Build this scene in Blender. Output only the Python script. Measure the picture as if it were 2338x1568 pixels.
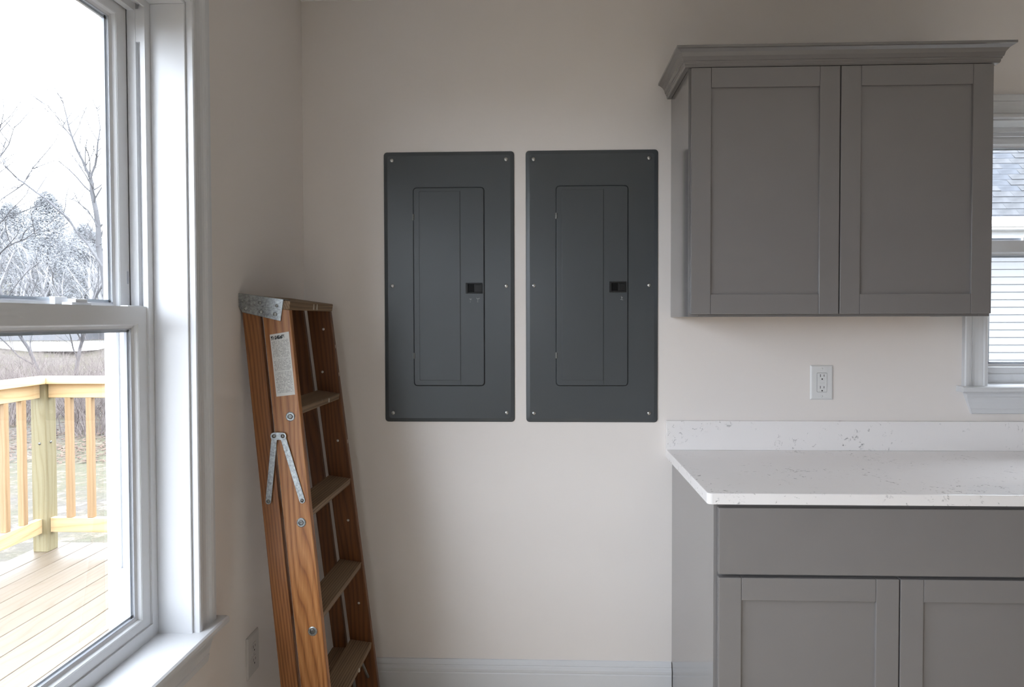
import bpy, bmesh, math, random
from mathutils import Vector, Matrix

random.seed(7)
scene = bpy.context.scene
for o in list(bpy.data.objects):
    bpy.data.objects.remove(o, do_unlink=True)
COL = scene.collection

# ------------------------------------------------------------------ camera
F_PX, CX, CY = 1531.9, 1187.97, 761.18
YAW, PITCH, ROLL = -0.033545, 0.021631, -0.0023685
CAM_H = 1.378


def cam_rows():
    cy, sy, cp, sp, cr, sr = (math.cos(YAW), math.sin(YAW), math.cos(PITCH),
                              math.sin(PITCH), math.cos(ROLL), math.sin(ROLL))
    B = Matrix(((1, 0, 0), (0, 0, -1), (0, 1, 0)))
    Ry = Matrix(((cy, 0, -sy), (0, 1, 0), (sy, 0, cy)))
    Rx = Matrix(((1, 0, 0), (0, cp, -sp), (0, sp, cp)))
    Rz = Matrix(((cr, -sr, 0), (sr, cr, 0), (0, 0, 1)))
    return Rz @ Rx @ Ry @ B


M = cam_rows()
cam_data = bpy.data.cameras.new("camera")
cam = bpy.data.objects.new("camera", cam_data)
COL.objects.link(cam)
rot = Matrix((M[0], -M[1], -M[2])).transposed().to_4x4()
cam.matrix_world = Matrix.Translation((0, -2.4, CAM_H)) @ rot
cam_data.sensor_width = 36.0
cam_data.lens = 36.0 * F_PX / 2338.0
cam_data.shift_x = (1169.0 - CX) / 2338.0
cam_data.shift_y = (CY - 784.0) / 2338.0
cam_data.clip_start = 0.02
cam_data.clip_end = 500
scene.camera = cam

# ------------------------------------------------------------------ world (overcast sky)
world = bpy.data.worlds.new("overcast_sky")
scene.world = world
world.use_nodes = True
wn = world.node_tree
wn.nodes["Background"].inputs[0].default_value = (0.845, 0.90, 1.01, 1)
wn.nodes["Background"].inputs[1].default_value = 1.0

vs = scene.view_settings
vs.view_transform = 'Standard'
vs.look = 'None'
vs.gamma = 1.0
vs.use_curve_mapping = False
vs.exposure = 3.62
scene.cycles.use_denoising = True
scene.cycles.max_bounces = 7
scene.cycles.diffuse_bounces = 4
scene.cycles.glossy_bounces = 3
scene.cycles.use_adaptive_sampling = True
scene.cycles.adaptive_threshold = 0.05
scene.cycles.transparent_max_bounces = 16
scene.cycles.sample_clamp_indirect = 8.0
scene.cycles.caustics_reflective = False
scene.cycles.caustics_refractive = False

# room extents
XL, XR, YB, YR, ZC = -0.862, 5.2, 0.0, -5.0, 2.516
WALL_T = 0.168
DOOR_A0, DOOR_A1, DOOR_Z = -4.75, -4.05, 2.05      # added patio door, unseen, left wall behind the camera
REAR_A0, REAR_A1, REAR_Z0, REAR_Z1 = -0.55, -0.05, 1.3, 2.0  # added rear window opening, out of view


def portal(name, loc, rot_euler, sx, sy):
    l = bpy.data.lights.new(name, 'AREA')
    l.shape = 'RECTANGLE'
    l.size, l.size_y = sx, sy
    l.cycles.is_portal = True
    o = bpy.data.objects.new(name, l)
    o.location = loc
    o.rotation_euler = rot_euler
    COL.objects.link(o)
    return o


H = math.pi / 2
portal("sky_portal_window", (-1.10, -1.2475, 1.374), (0, -H, 0), 1.6, 0.95)
portal("sky_portal_added_window", (-1.10, -2.65, 1.374), (0, -H, 0), 1.6, 1.55)
portal("sky_portal_sink_window", (1.97, 0.25, 1.6), (-H, 0, 0), 0.95, 1.0)
portal("sky_portal_added_door", (-1.10, (DOOR_A0 + DOOR_A1) / 2, DOOR_Z / 2), (0, -H, 0), DOOR_Z, DOOR_A1 - DOOR_A0)
portal("sky_portal_added_rear_window", ((REAR_A0 + REAR_A1) / 2, YR - 0.2, (REAR_Z0 + REAR_Z1) / 2), (H, 0, 0),
       REAR_A1 - REAR_A0, REAR_Z1 - REAR_Z0)


# ------------------------------------------------------------------ materials
def new_mat(name):
    m = bpy.data.materials.new(name)
    m.use_nodes = True
    nt = m.node_tree
    return m, nt, nt.nodes["Principled BSDF"]


def rgb(c):
    return (c[0], c[1], c[2], 1.0)


def node(nt, typ, **kw):
    n = nt.nodes.new(typ)
    for k, v in kw.items():
        setattr(n, k, v)
    return n


def coords(nt, scale=(1, 1, 1), rot=(0, 0, 0), kind='Object'):
    tc = node(nt, 'ShaderNodeTexCoord')
    mp = node(nt, 'ShaderNodeMapping')
    mp.inputs['Scale'].default_value = scale
    mp.inputs['Rotation'].default_value = rot
    nt.links.new(tc.outputs[kind], mp.inputs['Vector'])
    return mp.outputs['Vector']


def noise(nt, vec, scale, detail=3, rough=0.5, dist=0.0):
    n = node(nt, 'ShaderNodeTexNoise')
    n.inputs['Scale'].default_value = scale
    n.inputs['Detail'].default_value = detail
    n.inputs['Roughness'].default_value = rough
    n.inputs['Distortion'].default_value = dist
    nt.links.new(vec, n.inputs['Vector'])
    return n.outputs['Fac']


def ramp(nt, fac, stops):
    r = node(nt, 'ShaderNodeValToRGB')
    el = r.color_ramp.elements
    while len(el) < len(stops):
        el.new(0.5)
    for e, (p, c) in zip(el, stops):
        e.position = p
        e.color = rgb(c) if not isinstance(c, (int, float)) else (c, c, c, 1)
    nt.links.new(fac, r.inputs['Fac'])
    return r.outputs['Color']


def mix(nt, fac, a, b, mode='MIX'):
    m = node(nt, 'ShaderNodeMix', data_type='RGBA', blend_type=mode)
    for sock, v in ((m.inputs[0], fac), (m.inputs[6], a), (m.inputs[7], b)):
        if isinstance(v, (int, float)):
            sock.default_value = v
        elif isinstance(v, tuple):
            sock.default_value = rgb(v)
        else:
            nt.links.new(v, sock)
    return m.outputs[2]


def bump(nt, bsdf, h, strength=0.1, dist=0.002):
    b = node(nt, 'ShaderNodeBump')
    b.inputs['Strength'].default_value = strength
    b.inputs['Distance'].default_value = dist
    nt.links.new(h, b.inputs['Height'])
    nt.links.new(b.outputs['Normal'], bsdf.inputs['Normal'])


def paint(name, col, rough=0.5, bscale=0, bstr=0.05, spec=0.5, var=0.0, vscale=3.0):
    m, nt, b = new_mat(name)
    b.inputs['Base Color'].default_value = rgb(col)
    b.inputs['Roughness'].default_value = rough
    b.inputs['Specular IOR Level'].default_value = spec
    v = None
    if var or bscale:
        v = coords(nt)
    if var:
        f = noise(nt, v, vscale, 3)
        c = ramp(nt, f, [(0.3, tuple(x * (1 - var) for x in col)), (0.7, tuple(min(1, x * (1 + var)) for x in col))])
        nt.links.new(c, b.inputs['Base Color'])
    if bscale:
        bump(nt, b, noise(nt, v, bscale, 2), bstr, 0.001)
    return m


def metal(name, col, rough=0.35, var=0.15, vscale=120.0):
    m, nt, b = new_mat(name)
    b.inputs['Metallic'].default_value = 1.0
    b.inputs['Roughness'].default_value = rough
    v = coords(nt)
    f = noise(nt, v, vscale, 4, 0.65)
    nt.links.new(ramp(nt, f, [(0.3, tuple(x * (1 - var) for x in col)), (0.7, tuple(min(1, x * (1 + var)) for x in col))]),
                 b.inputs['Base Color'])
    return m


def wood(name, light, mid, dark, axis='z', grain=70.0, rough=0.5, rot=(0, 0, 0), flow=3.0, fine=True, wear=None, knots=0.0):
    """flowing annual-ring lines along one axis, with fibre streaks"""
    m, nt, b = new_mat(name)
    long_ = {'x': (0.16, 1, 1), 'y': (1, 0.16, 1), 'z': (1, 1, 0.16)}[axis]
    fib = {'x': (0.02, 1, 1), 'y': (1, 0.02, 1), 'z': (1, 1, 0.02)}[axis]
    v = coords(nt, long_, rot)
    v2 = coords(nt, fib, rot)
    warp = noise(nt, v, 7.0, 2, 0.45)
    sep = node(nt, 'ShaderNodeSeparateXYZ')
    v0 = coords(nt, (1, 1, 1), rot)
    nt.links.new(v0, sep.inputs[0])
    A, B = {'x': ('Y', 'Z'), 'y': ('X', 'Z'), 'z': ('X', 'Y')}[axis]

    def mth(op, a, c):
        n = node(nt, 'ShaderNodeMath', operation=op)
        for i, q in enumerate((a, c)):
            if isinstance(q, (int, float)):
                n.inputs[i].default_value = q
            else:
                nt.links.new(q, n.inputs[i])
        return n.outputs[0]
    cross = mth('ADD', mth('MULTIPLY', sep.outputs[A], grain), mth('MULTIPLY', sep.outputs[B], grain * 0.55))
    rings = mth('FRACT', mth('ADD', cross, mth('MULTIPLY', warp, flow * 6.0)), 0.0)
    c1 = ramp(nt, rings, [(0.0, mid), (0.35, light), (0.72, mid), (0.90, dark), (1.0, mid)])
    fb = noise(nt, v2, 180.0, 3, 0.6)
    c2 = ramp(nt, fb, [(0.30, dark), (0.48, mid), (0.72, light)])
    c = mix(nt, 0.38, c1, c2)
    big = noise(nt, v, 2.3, 3, 0.5)
    c = mix(nt, ramp(nt, big, [(0.40, 0.0), (0.72, 0.45)]), c, dark)
    if knots:
        kn = noise(nt, coords(nt, {'x': (0.35, 1, 1), 'y': (1, 0.35, 1), 'z': (1, 1, 0.35)}[axis]), 5.0, 2, 0.5)
        c = mix(nt, ramp(nt, kn, [(0.66, 0.0), (0.74, knots)]), c, dark)
    if wear:
        wv = noise(nt, coords(nt, (1, 1, 0.5)), 22.0, 4, 0.7)
        c = mix(nt, ramp(nt, wv, [(0.66, 0.0), (0.74, 0.65)]), c, wear)
    nt.links.new(c, b.inputs['Base Color'])
    b.inputs['Roughness'].default_value = rough
    if fine:
        bump(nt, b, fb, 0.15, 0.001)
    return m


def glass_mat(name, refl=0.07):
    m, nt, b = new_mat(name)
    nt.nodes.remove(b)
    t = node(nt, 'ShaderNodeBsdfTransparent')
    t.inputs[0].default_value = (0.97, 0.985, 0.98, 1)
    g = node(nt, 'ShaderNodeBsdfGlossy')
    g.inputs['Roughness'].default_value = 0.02
    fr = node(nt, 'ShaderNodeFresnel')
    fr.inputs['IOR'].default_value = 1.45
    mx = node(nt, 'ShaderNodeMixShader')
    ge = node(nt, 'ShaderNodeNewGeometry')
    inv = node(nt, 'ShaderNodeMath', operation='SUBTRACT')      # reflect at the outer faces of the pane only
    inv.inputs[0].default_value = 1.0
    nt.links.new(ge.outputs['Backfacing'], inv.inputs[1])
    mu = node(nt, 'ShaderNodeMath', operation='MULTIPLY')
    nt.links.new(fr.outputs[0], mu.inputs[0])
    nt.links.new(inv.outputs[0], mu.inputs[1])
    nt.links.new(mu.outputs[0], mx.inputs[0])
    nt.links.new(t.outputs[0], mx.inputs[1])
    nt.links.new(g.outputs[0], mx.inputs[2])
    nt.links.new(mx.outputs[0], nt.nodes["Material Output"].inputs['Surface'])
    return m


MT = {}
MT['wall'] = paint("wall_paint_greige", (0.780, 0.732, 0.700), 0.75, 260, 0.06, 0.3)
MT['ceiling'] = paint("ceiling_paint", (0.90, 0.89, 0.875), 0.85, 200, 0.06, 0.2)
MT['trim'] = paint("white_trim_paint", (0.66, 0.665, 0.68), 0.35, 90, 0.02, 0.5)
MT['vinyl'] = paint("white_vinyl", (0.70, 0.705, 0.72), 0.38, 0, 0, 0.5)
MT['gasket'] = paint("grey_gasket", (0.52, 0.53, 0.57), 0.5)
MT['spacer'] = paint("glass_spacer", (0.42, 0.44, 0.5), 0.4)
MT['glass'] = glass_mat("window_glass")
MT['cab'] = paint("grey_cabinet_lacquer", (0.190, 0.179, 0.176), 0.18, 420, 0.015, 0.5, 0.02, 5)
_cb = MT['cab'].node_tree.nodes['Principled BSDF']
_cb.inputs['Coat Weight'].default_value = 0.6
_cb.inputs['Coat Roughness'].default_value = 0.12
MT['cabin'] = paint("cabinet_interior_edge", (0.05, 0.047, 0.043), 0.7)
MT['underside'] = paint("cabinet_raw_underside", (0.50, 0.36, 0.22), 0.6)
MT['steel_grey'] = paint("panel_grey_enamel", (0.058, 0.065, 0.071), 0.30, 700, 0.03, 0.5, 0.03, 4)
MT['black'] = paint("black_plastic", (0.0025, 0.0025, 0.0025), 0.5, 0, 0, 0.15)
MT['black2'] = paint("black_plastic_ribbed", (0.010, 0.010, 0.010), 0.4, 0, 0, 0.3)
MT['screw'] = metal("zinc_screw", (0.55, 0.55, 0.54), 0.3)
MT['hinge'] = metal("hinge_steel", (0.20, 0.20, 0.19), 0.4)
MT['mark'] = paint("stamped_light_mark", (0.42, 0.43, 0.43), 0.6)
MT['outlet'] = paint("outlet_white_plastic", (0.72, 0.72, 0.72), 0.3)
MT['outlet_dim'] = paint("outlet_white_plastic_dimmed", (0.60, 0.57, 0.545), 0.4)  # white outlet plastic, dimmed through its base colour
MT['slot'] = paint("outlet_slot_dark", (0.015, 0.015, 0.015), 0.6)
MT['galv'] = metal("galvanised_steel", (0.33, 0.345, 0.345), 0.42, 0.40, 150)
LEAN = math.atan(0.112)
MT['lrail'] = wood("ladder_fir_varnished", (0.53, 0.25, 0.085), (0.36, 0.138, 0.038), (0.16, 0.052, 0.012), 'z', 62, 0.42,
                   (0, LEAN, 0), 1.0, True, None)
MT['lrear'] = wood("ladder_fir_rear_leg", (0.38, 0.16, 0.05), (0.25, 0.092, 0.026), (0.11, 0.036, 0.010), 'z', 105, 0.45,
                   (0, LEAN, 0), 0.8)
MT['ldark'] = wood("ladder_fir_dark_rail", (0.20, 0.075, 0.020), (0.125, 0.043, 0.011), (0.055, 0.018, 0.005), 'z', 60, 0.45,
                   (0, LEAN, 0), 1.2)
MT['lstep'] = wood("ladder_step_weathered", (0.33, 0.225, 0.135), (0.22, 0.14, 0.078), (0.075, 0.044, 0.022), 'y', 130, 0.7,
                   (0, 0, 0), 0.6, True, (0.36, 0.31, 0.25))
MT['fleck'] = paint("dried_paint_fleck", (0.55, 0.50, 0.43), 0.7)
MT['pine'] = wood("treated_pine", (0.34, 0.235, 0.135), (0.30, 0.195, 0.10), (0.22, 0.13, 0.06), 'z', 40, 0.6, (0, 0, 0), 0.8, False)
MT['pine_post'] = wood("treated_pine_post", (0.215, 0.188, 0.110), (0.195, 0.165, 0.088), (0.145, 0.112, 0.050), 'z', 30, 0.6, (0, 0, 0), 1.0, False)
MT['pine_y'] = wood("treated_pine_rail_y", (0.61, 0.47, 0.285), (0.56, 0.41, 0.23), (0.40, 0.26, 0.12), 'y', 34, 0.6, (0, 0, 0), 0.8, False)
MT['pine_x'] = wood("treated_pine_rail_x", (0.61, 0.47, 0.285), (0.56, 0.41, 0.23), (0.40, 0.26, 0.12), 'x', 34, 0.6, (0, 0, 0), 0.8, False)
MT['deck'] = wood("deck_board_pine", (0.132, 0.106, 0.076), (0.120, 0.092, 0.062), (0.086, 0.057, 0.030), 'y', 16, 0.5, (0, 0, 0), 1.0, False, None, 0.7)
MT['floor'] = wood("floor_oak", (0.84, 0.745, 0.615), (0.81, 0.70, 0.555), (0.75, 0.62, 0.47), 'y', 20, 0.4, (0, 0, 0), 0.8, False)
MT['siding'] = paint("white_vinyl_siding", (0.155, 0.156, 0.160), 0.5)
MT['shingle'] = paint("asphalt_shingle_grey", (0.070, 0.071, 0.075), 0.9, 90, 0.3, 0.2, 0.30, 3.5)
MT['shingle2'] = paint("asphalt_shingle_dark", (0.060, 0.064, 0.073), 0.9, 90, 0.3, 0.2, 0.30, 3.5)
MT['gutter'] = paint("white_aluminium_gutter", (0.88, 0.88, 0.89), 0.35)
MT['soffit'] = paint("soffit_white", (0.70, 0.72, 0.75), 0.6)
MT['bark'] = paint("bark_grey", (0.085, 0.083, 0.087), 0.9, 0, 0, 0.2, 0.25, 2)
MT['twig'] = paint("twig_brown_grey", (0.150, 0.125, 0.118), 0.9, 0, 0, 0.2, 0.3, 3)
MT['needle'] = paint("evergreen_needles_hazed", (0.22, 0.225, 0.235), 0.9, 0, 0, 0.2, 0.3, 2)  # needles paled in the colour to stand in for distance haze
MT['fartwig'] = paint("far_twig_haze_grey", (0.20, 0.195, 0.20), 0.9, 0, 0, 0.2, 0.2, 2)  # lighter twig grey, haze painted into the distant woods
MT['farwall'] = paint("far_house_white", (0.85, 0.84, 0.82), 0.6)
MT['farroof'] = paint("far_house_roof", (0.042, 0.042, 0.046), 0.8)


def quartz():
    m, nt, b = new_mat("white_quartz")
    v = coords(nt)
    n1 = noise(nt, v, 9.0, 5, 0.6, 1.2)
    n2 = noise(nt, v, 34.0, 4, 0.7, 2.0)
    n3 = noise(nt, v, 5.0, 2)
    vein = node(nt, 'ShaderNodeMath', operation='SUBTRACT')
    vein.inputs[1].default_value = 0.5
    nt.links.new(n1, vein.inputs[0])
    ab = node(nt, 'ShaderNodeMath', operation='ABSOLUTE')
    nt.links.new(vein.outputs[0], ab.inputs[0])
    line = ramp(nt, ab.outputs[0], [(0.006, 1.0), (0.030, 0.0)])
    spot = ramp(nt, n2, [(0.55, 0.0), (0.64, 1.0)])
    area = ramp(nt, n3, [(0.42, 0.0), (0.52, 1.0)])
    k = mix(nt, 1.0, mix(nt, 1.0, line, spot, 'MULTIPLY'), area, 'MULTIPLY')
    c = mix(nt, k, mix(nt, n3, (0.83, 0.80, 0.793), (0.87, 0.84, 0.833)), (0.30, 0.29, 0.29))
    nt.links.new(c, b.inputs['Base Color'])
    b.inputs['Roughness'].default_value = 0.10
    return m


MT['quartz'] = quartz()


def ladder_label():
    m, nt, b = new_mat("ladder_label_print")
    tc = node(nt, 'ShaderNodeTexCoord')
    sep = node(nt, 'ShaderNodeSeparateXYZ')
    nt.links.new(tc.outputs['UV'], sep.inputs[0])
    mp = node(nt, 'ShaderNodeMapping')
    mp.inputs['Scale'].default_value = (44, 96, 1)
    nt.links.new(tc.outputs['UV'], mp.inputs[0])
    wn_ = node(nt, 'ShaderNodeTexWhiteNoise', noise_dimensions='2D')
    sn = node(nt, 'ShaderNodeVectorMath', operation='FLOOR')
    nt.links.new(mp.outputs[0], sn.inputs[0])
    nt.links.new(sn.outputs[0], wn_.inputs['Vector'])
    letters = ramp(nt, wn_.outputs['Value'], [(0.30, 0.0), (0.34, 1.0)])
    rows = node(nt, 'ShaderNodeMath', operation='FRACT')
    r0 = node(nt, 'ShaderNodeMath', operation='MULTIPLY')
    r0.inputs[1].default_value = 48.0
    nt.links.new(sep.outputs['Y'], r0.inputs[0])
    nt.links.new(r0.outputs[0], rows.inputs[0])
    rowmask = ramp(nt, rows.outputs[0], [(0.42, 0.0), (0.5, 1.0)])
    # margins
    mx_ = ramp(nt, sep.outputs['X'], [(0.05, 0.0), (0.07, 1.0), (0.92, 1.0), (0.95, 0.0)])
    my_ = ramp(nt, sep.outputs['Y'], [(0.04, 0.0), (0.05, 1.0), (0.885, 1.0), (0.895, 0.0)])
    gap = ramp(nt, sep.outputs['Y'], [(0.385, 1.0), (0.39, 0.0), (0.402, 0.0), (0.407, 1.0)])
    gap2 = ramp(nt, sep.outputs['Y'], [(0.595, 1.0), (0.60, 0.0), (0.612, 0.0), (0.617, 1.0)])
    t = letters
    for k in (rowmask, mx_, my_, gap, gap2):
        t = mix(nt, 1.0, t, k, 'MULTIPLY')
    # black header with light lettering
    hx = ramp(nt, sep.outputs['X'], [(0.04, 0.0), (0.05, 1.0), (0.70, 1.0), (0.78, 0.0)])
    hy = ramp(nt, sep.outputs['Y'], [(0.905, 0.0), (0.91, 1.0), (0.965, 1.0), (0.97, 0.0)])
    mp2 = node(nt, 'ShaderNodeMapping')
    mp2.inputs['Scale'].default_value = (24, 64, 1)
    nt.links.new(tc.outputs['UV'], mp2.inputs[0])
    sn2 = node(nt, 'ShaderNodeVectorMath', operation='FLOOR')
    nt.links.new(mp2.outputs[0], sn2.inputs[0])
    w2 = node(nt, 'ShaderNodeTexWhiteNoise', noise_dimensions='2D')
    nt.links.new(sn2.outputs[0], w2.inputs['Vector'])
    hl = ramp(nt, w2.outputs['Value'], [(0.66, 1.0), (0.70, 0.10)])
    hd = mix(nt, 1.0, mix(nt, 1.0, hx, hy, 'MULTIPLY'), hl, 'MULTIPLY')
    base = mix(nt, mix(nt, 0.62, (0, 0, 0), t), (0.60, 0.585, 0.55), (0.10, 0.10, 0.10))
    c = mix(nt, hd, base, (0.025, 0.025, 0.025))
    nt.links.new(c, b.inputs['Base Color'])
    b.inputs['Roughness'].default_value = 0.5
    return m


MT['label'] = ladder_label()


def lawn():
    m, nt, b = new_mat("winter_lawn")
    v = coords(nt)
    f1 = noise(nt, v, 0.45, 5, 0.6)
    f2 = ramp(nt, noise(nt, v, 5.0, 6, 0.75), [(0.43, 0.0), (0.57, 1.0)])
    g = mix(nt, f2, (0.058, 0.056, 0.027), (0.092, 0.076, 0.048))
    s = mix(nt, f2, (0.060, 0.050, 0.041), (0.108, 0.092, 0.073))
    c = mix(nt, ramp(nt, f1, [(0.42, 0.0), (0.58, 1.0)]), g, s)
    nt.links.new(c, b.inputs['Base Color'])
    b.inputs['Roughness'].default_value = 0.95
    bump(nt, b, f2, 0.6, 0.05)
    return m


MT['lawn'] = lawn()
MT['litter'] = paint("leaf_litter", (0.115, 0.080, 0.064), 0.95, 30, 0.5, 0.1, 0.35, 6)


# ------------------------------------------------------------------ geometry helpers
class MB:
    def __init__(self):
        self.v, self.f, self.uv = [], [], {}

    def hexa(self, p):
        n = len(self.v)
        self.v += [tuple(q) for q in p]
        self.f += [[n + i for i in q] for q in ((0, 3, 2, 1), (4, 5, 6, 7), (0, 1, 5, 4), (1, 2, 6, 5), (2, 3, 7, 6), (3, 0, 4, 7))]
        return self

    def box(self, x0, x1, y0, y1, z0, z1):
        x0, x1 = sorted((x0, x1)); y0, y1 = sorted((y0, y1)); z0, z1 = sorted((z0, z1))
        return self.hexa([(x0, y0, z0), (x1, y0, z0), (x1, y1, z0), (x0, y1, z0),
                          (x0, y0, z1), (x1, y0, z1), (x1, y1, z1), (x0, y1, z1)])

    def loft(self, rings, cap=True):
        n0 = len(self.v)
        k = len(rings[0])
        for r in rings:
            self.v += [tuple(q) for q in r]
        for i in range(len(rings) - 1):
            for j in range(k):
                a, b_ = n0 + i * k + j, n0 + i * k + (j + 1) % k
                self.f.append([a, b_, b_ + k, a + k])
        if cap:
            self.f.append([n0 + j for j in reversed(range(k))])
            self.f.append([n0 + (len(rings) - 1) * k + j for j in range(k)])
        return self

    def prism(self, poly, p0, p1):
        """poly: list of 3-vectors offsets; swept from p0 to p1"""
        p0, p1 = Vector(p0), Vector(p1)
        return self.loft([[p0 + Vector(q) for q in poly], [p1 + Vector(q) for q in poly]])

    def mold(self, prof, p0, p1, ud, vd, m0=0.0, m1=0.0):
        """moulding of profile (u,v) from p0 to p1, ends mitred by m*u along the run"""
        p0, p1, ud, vd = Vector(p0), Vector(p1), Vector(ud), Vector(vd)
        d = (p1 - p0).normalized()
        return self.loft([[p0 + ud * u + vd * v + d * (m0 * u) for u, v in prof],
                          [p1 + ud * u + vd * v + d * (m1 * u) for u, v in prof]])

    def tube(self, p0, p1, r0, r1=None, n=8, cap=True):
        r1 = r0 if r1 is None else r1
        p0, p1 = Vector(p0), Vector(p1)
        d = (p1 - p0).normalized()
        a = d.orthogonal().normalized()
        b_ = d.cross(a)
        rings = []
        for p, r in ((p0, r0), (p1, r1)):
            rings.append([p + (a * math.cos(2 * math.pi * i / n) + b_ * math.sin(2 * math.pi * i / n)) * r for i in range(n)])
        return self.loft(rings, cap)

    def lathe(self, prof, c, axis, n=16):
        """prof: (r, h) list from c along axis"""
        c, d = Vector(c), Vector(axis).normalized()
        a = d.orthogonal().normalized()
        b_ = d.cross(a)
        rings = [[c + d * h + (a * math.cos(2 * math.pi * i / n) + b_ * math.sin(2 * math.pi * i / n)) * max(r, 1e-5)
                  for i in range(n)] for r, h in prof]
        return self.loft(rings)

    def build(self, name, mat, parent=None, bevel=0.0, segs=2, smooth=False, kind=None, loc=None):
        me = bpy.data.meshes.new(name)
        me.from_pydata(self.v, [], self.f)
        bm = bmesh.new()
        bm.from_mesh(me)
        bmesh.ops.recalc_face_normals(bm, faces=bm.faces)
        if bevel:
            eds = [e for e in bm.edges if len(e.link_faces) == 2 and e.calc_face_angle(0) > 0.6]
            bmesh.ops.bevel(bm, geom=eds, offset=bevel, segments=segs, profile=0.6, affect='EDGES', clamp_overlap=True)
        bm.to_mesh(me)
        bm.free()
        if smooth:
            for p in me.polygons:
                p.use_smooth = True
        me.materials.append(MT[mat] if isinstance(mat, str) else mat)
        return link(name, me, parent, kind, loc)


def link(name, me, parent=None, kind=None, loc=None):
    o = bpy.data.objects.new(name, me)
    COL.objects.link(o)
    if loc is not None:
        o.location = loc
    if parent is not None:
        o.parent = parent
        # parents carry only a location; keep the child in world coordinates
        if parent.parent is None and parent.type == 'EMPTY':
            o.matrix_parent_inverse = Matrix.Translation(parent.location).inverted()
        elif parent.type == 'MESH' and parent.location.length > 0 and parent.parent is not None:
            o.matrix_parent_inverse = Matrix.Translation(parent.location).inverted()
    if kind:
        o['kind'] = kind
    return o


def tag(o, label=None, cat=None, group=None, kind=None):
    if label:
        o['label'] = label
    if cat:
        o['category'] = cat
    if group:
        o['group'] = group
    if kind:
        o['kind'] = kind
    return o


def thing(name, loc, label=None, cat=None, group=None, kind=None):
    e = bpy.data.objects.new(name, None)
    e.empty_display_size = 0.1
    e.location = loc
    COL.objects.link(e)
    return tag(e, label, cat, group, kind)


def instance(src, parent, loc):
    o = bpy.data.objects.new(src.name.split('.')[0], src.data)
    COL.objects.link(o)
    o.location = loc
    if parent is not None:
        o.parent = parent
        if parent.type == 'EMPTY':
            o.matrix_parent_inverse = Matrix.Translation(parent.location).inverted()
    return o


# ------------------------------------------------------------------ room shell
def wall_with_holes(name, amap, a0, a1, z0, z1, holes, label=None):
    """slab in (a, o, z): a along wall, o 0..WALL_T outward; holes (a0,a1,z0,z1) sorted by a"""
    mb = MB()

    def add(p0, p1, q0, q1):
        pts = [amap(p0, 0, q0), amap(p1, 0, q0), amap(p1, WALL_T, q0), amap(p0, WALL_T, q0),
               amap(p0, 0, q1), amap(p1, 0, q1), amap(p1, WALL_T, q1), amap(p0, WALL_T, q1)]
        mb.hexa(pts)
    cur = a0
    for h0, h1, k0, k1 in holes:
        add(cur, h0, z0, z1)
        if k0 > z0:
            add(h0, h1, z0, k0)
        if k1 < z1:
            add(h0, h1, k1, z1)
        cur = h1
    add(cur, a1, z0, z1)
    o = mb.build(name, 'wall', kind='structure')
    return o


JT = 0.015
W1 = dict(a0=-1.70, a1=-0.795, z0=0.607, z1=2.140, mz=1.409)
W3 = dict(a0=-3.40, a1=-1.90, z0=0.607, z1=2.140, mz=1.409)
W2 = dict(a0=1.5535, a1=2.43, z0=1.141, z1=2.062, mz=1.657)


def map_left(a, o, z):
    return (XL - o, a, z)


def map_back(a, o, z):
    return (a, YB + o, z)


def map_rear(a, o, z):
    return (a, YR - o, z)


wall_with_holes("wall_left", map_left, YR, YB + WALL_T, 0, ZC,
                [(DOOR_A0, DOOR_A1, 0, DOOR_Z), (W3['a0'] - JT, W3['a1'] + JT, W3['z0'] - 0.03, W3['z1'] + JT), (W1['a0'] - JT, W1['a1'] + JT, W1['z0'] - 0.03, W1['z1'] + JT)])
wall_with_holes("wall_back", map_back, XL, XR, 0, ZC,
                [(W2['a0'] - JT, W2['a1'] + JT, W2['z0'] - 0.03, W2['z1'] + JT)])
wall_with_holes("wall_rear", map_rear, XL - WALL_T, XR + WALL_T, 0, ZC, [(REAR_A0, REAR_A1, REAR_Z0, REAR_Z1)])
MB().box(XR, XR + WALL_T, YR, YB + WALL_T, 0, ZC).build("wall_right", 'wall', kind='structure')
MB().box(XL - WALL_T, XR + WALL_T, YR - WALL_T, YB + WALL_T, ZC, ZC + 0.15).build("ceiling", 'ceiling', kind='structure')
MB().box(XL - WALL_T, XR + WALL_T, YR - WALL_T, YB + WALL_T, -0.12, 0).build("floor", 'floor', kind='structure')

BB = [(0, 0), (0, 0.014), (0.100, 0.014), (0.104, 0.012), (0.107, 0.0145), (0.116, 0.0150), (0.125, 0.0125), (0.1285, 0.0095),
      (0.131, 0.0105), (0.137, 0.0085), (0.1465, 0.004), (0.1475, 0)]
b = MB()
b.mold(BB, (XL, YB, 0), (0.458, YB, 0), (0, 0, 1), (0, -1, 0))
b.build("baseboard_back", 'trim', kind='structure')
b = MB()
b.mold(BB, (XL, YB - 0.015, 0), (XL, DOOR_A1 + 0.09, 0), (0, 0, 1), (1, 0, 0))
b.build("baseboard_left", 'trim', kind='structure')


# ------------------------------------------------------------------ double-hung windows
CASING = [(0, 0), (0, 0.015), (0.003, 0.0172), (0.011, 0.0172), (0.014, 0.0145), (0.016, 0.0125), (0.0175, 0.0145), (0.030, 0.0118),
          (0.042, 0.0115), (0.050, 0.0135), (0.0545, 0.0165), (0.056, 0.0145), (0.058, 0.0180), (0.066, 0.0195),
          (0.076, 0.0195), (0.080, 0.0165), (0.080, 0)]


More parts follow.
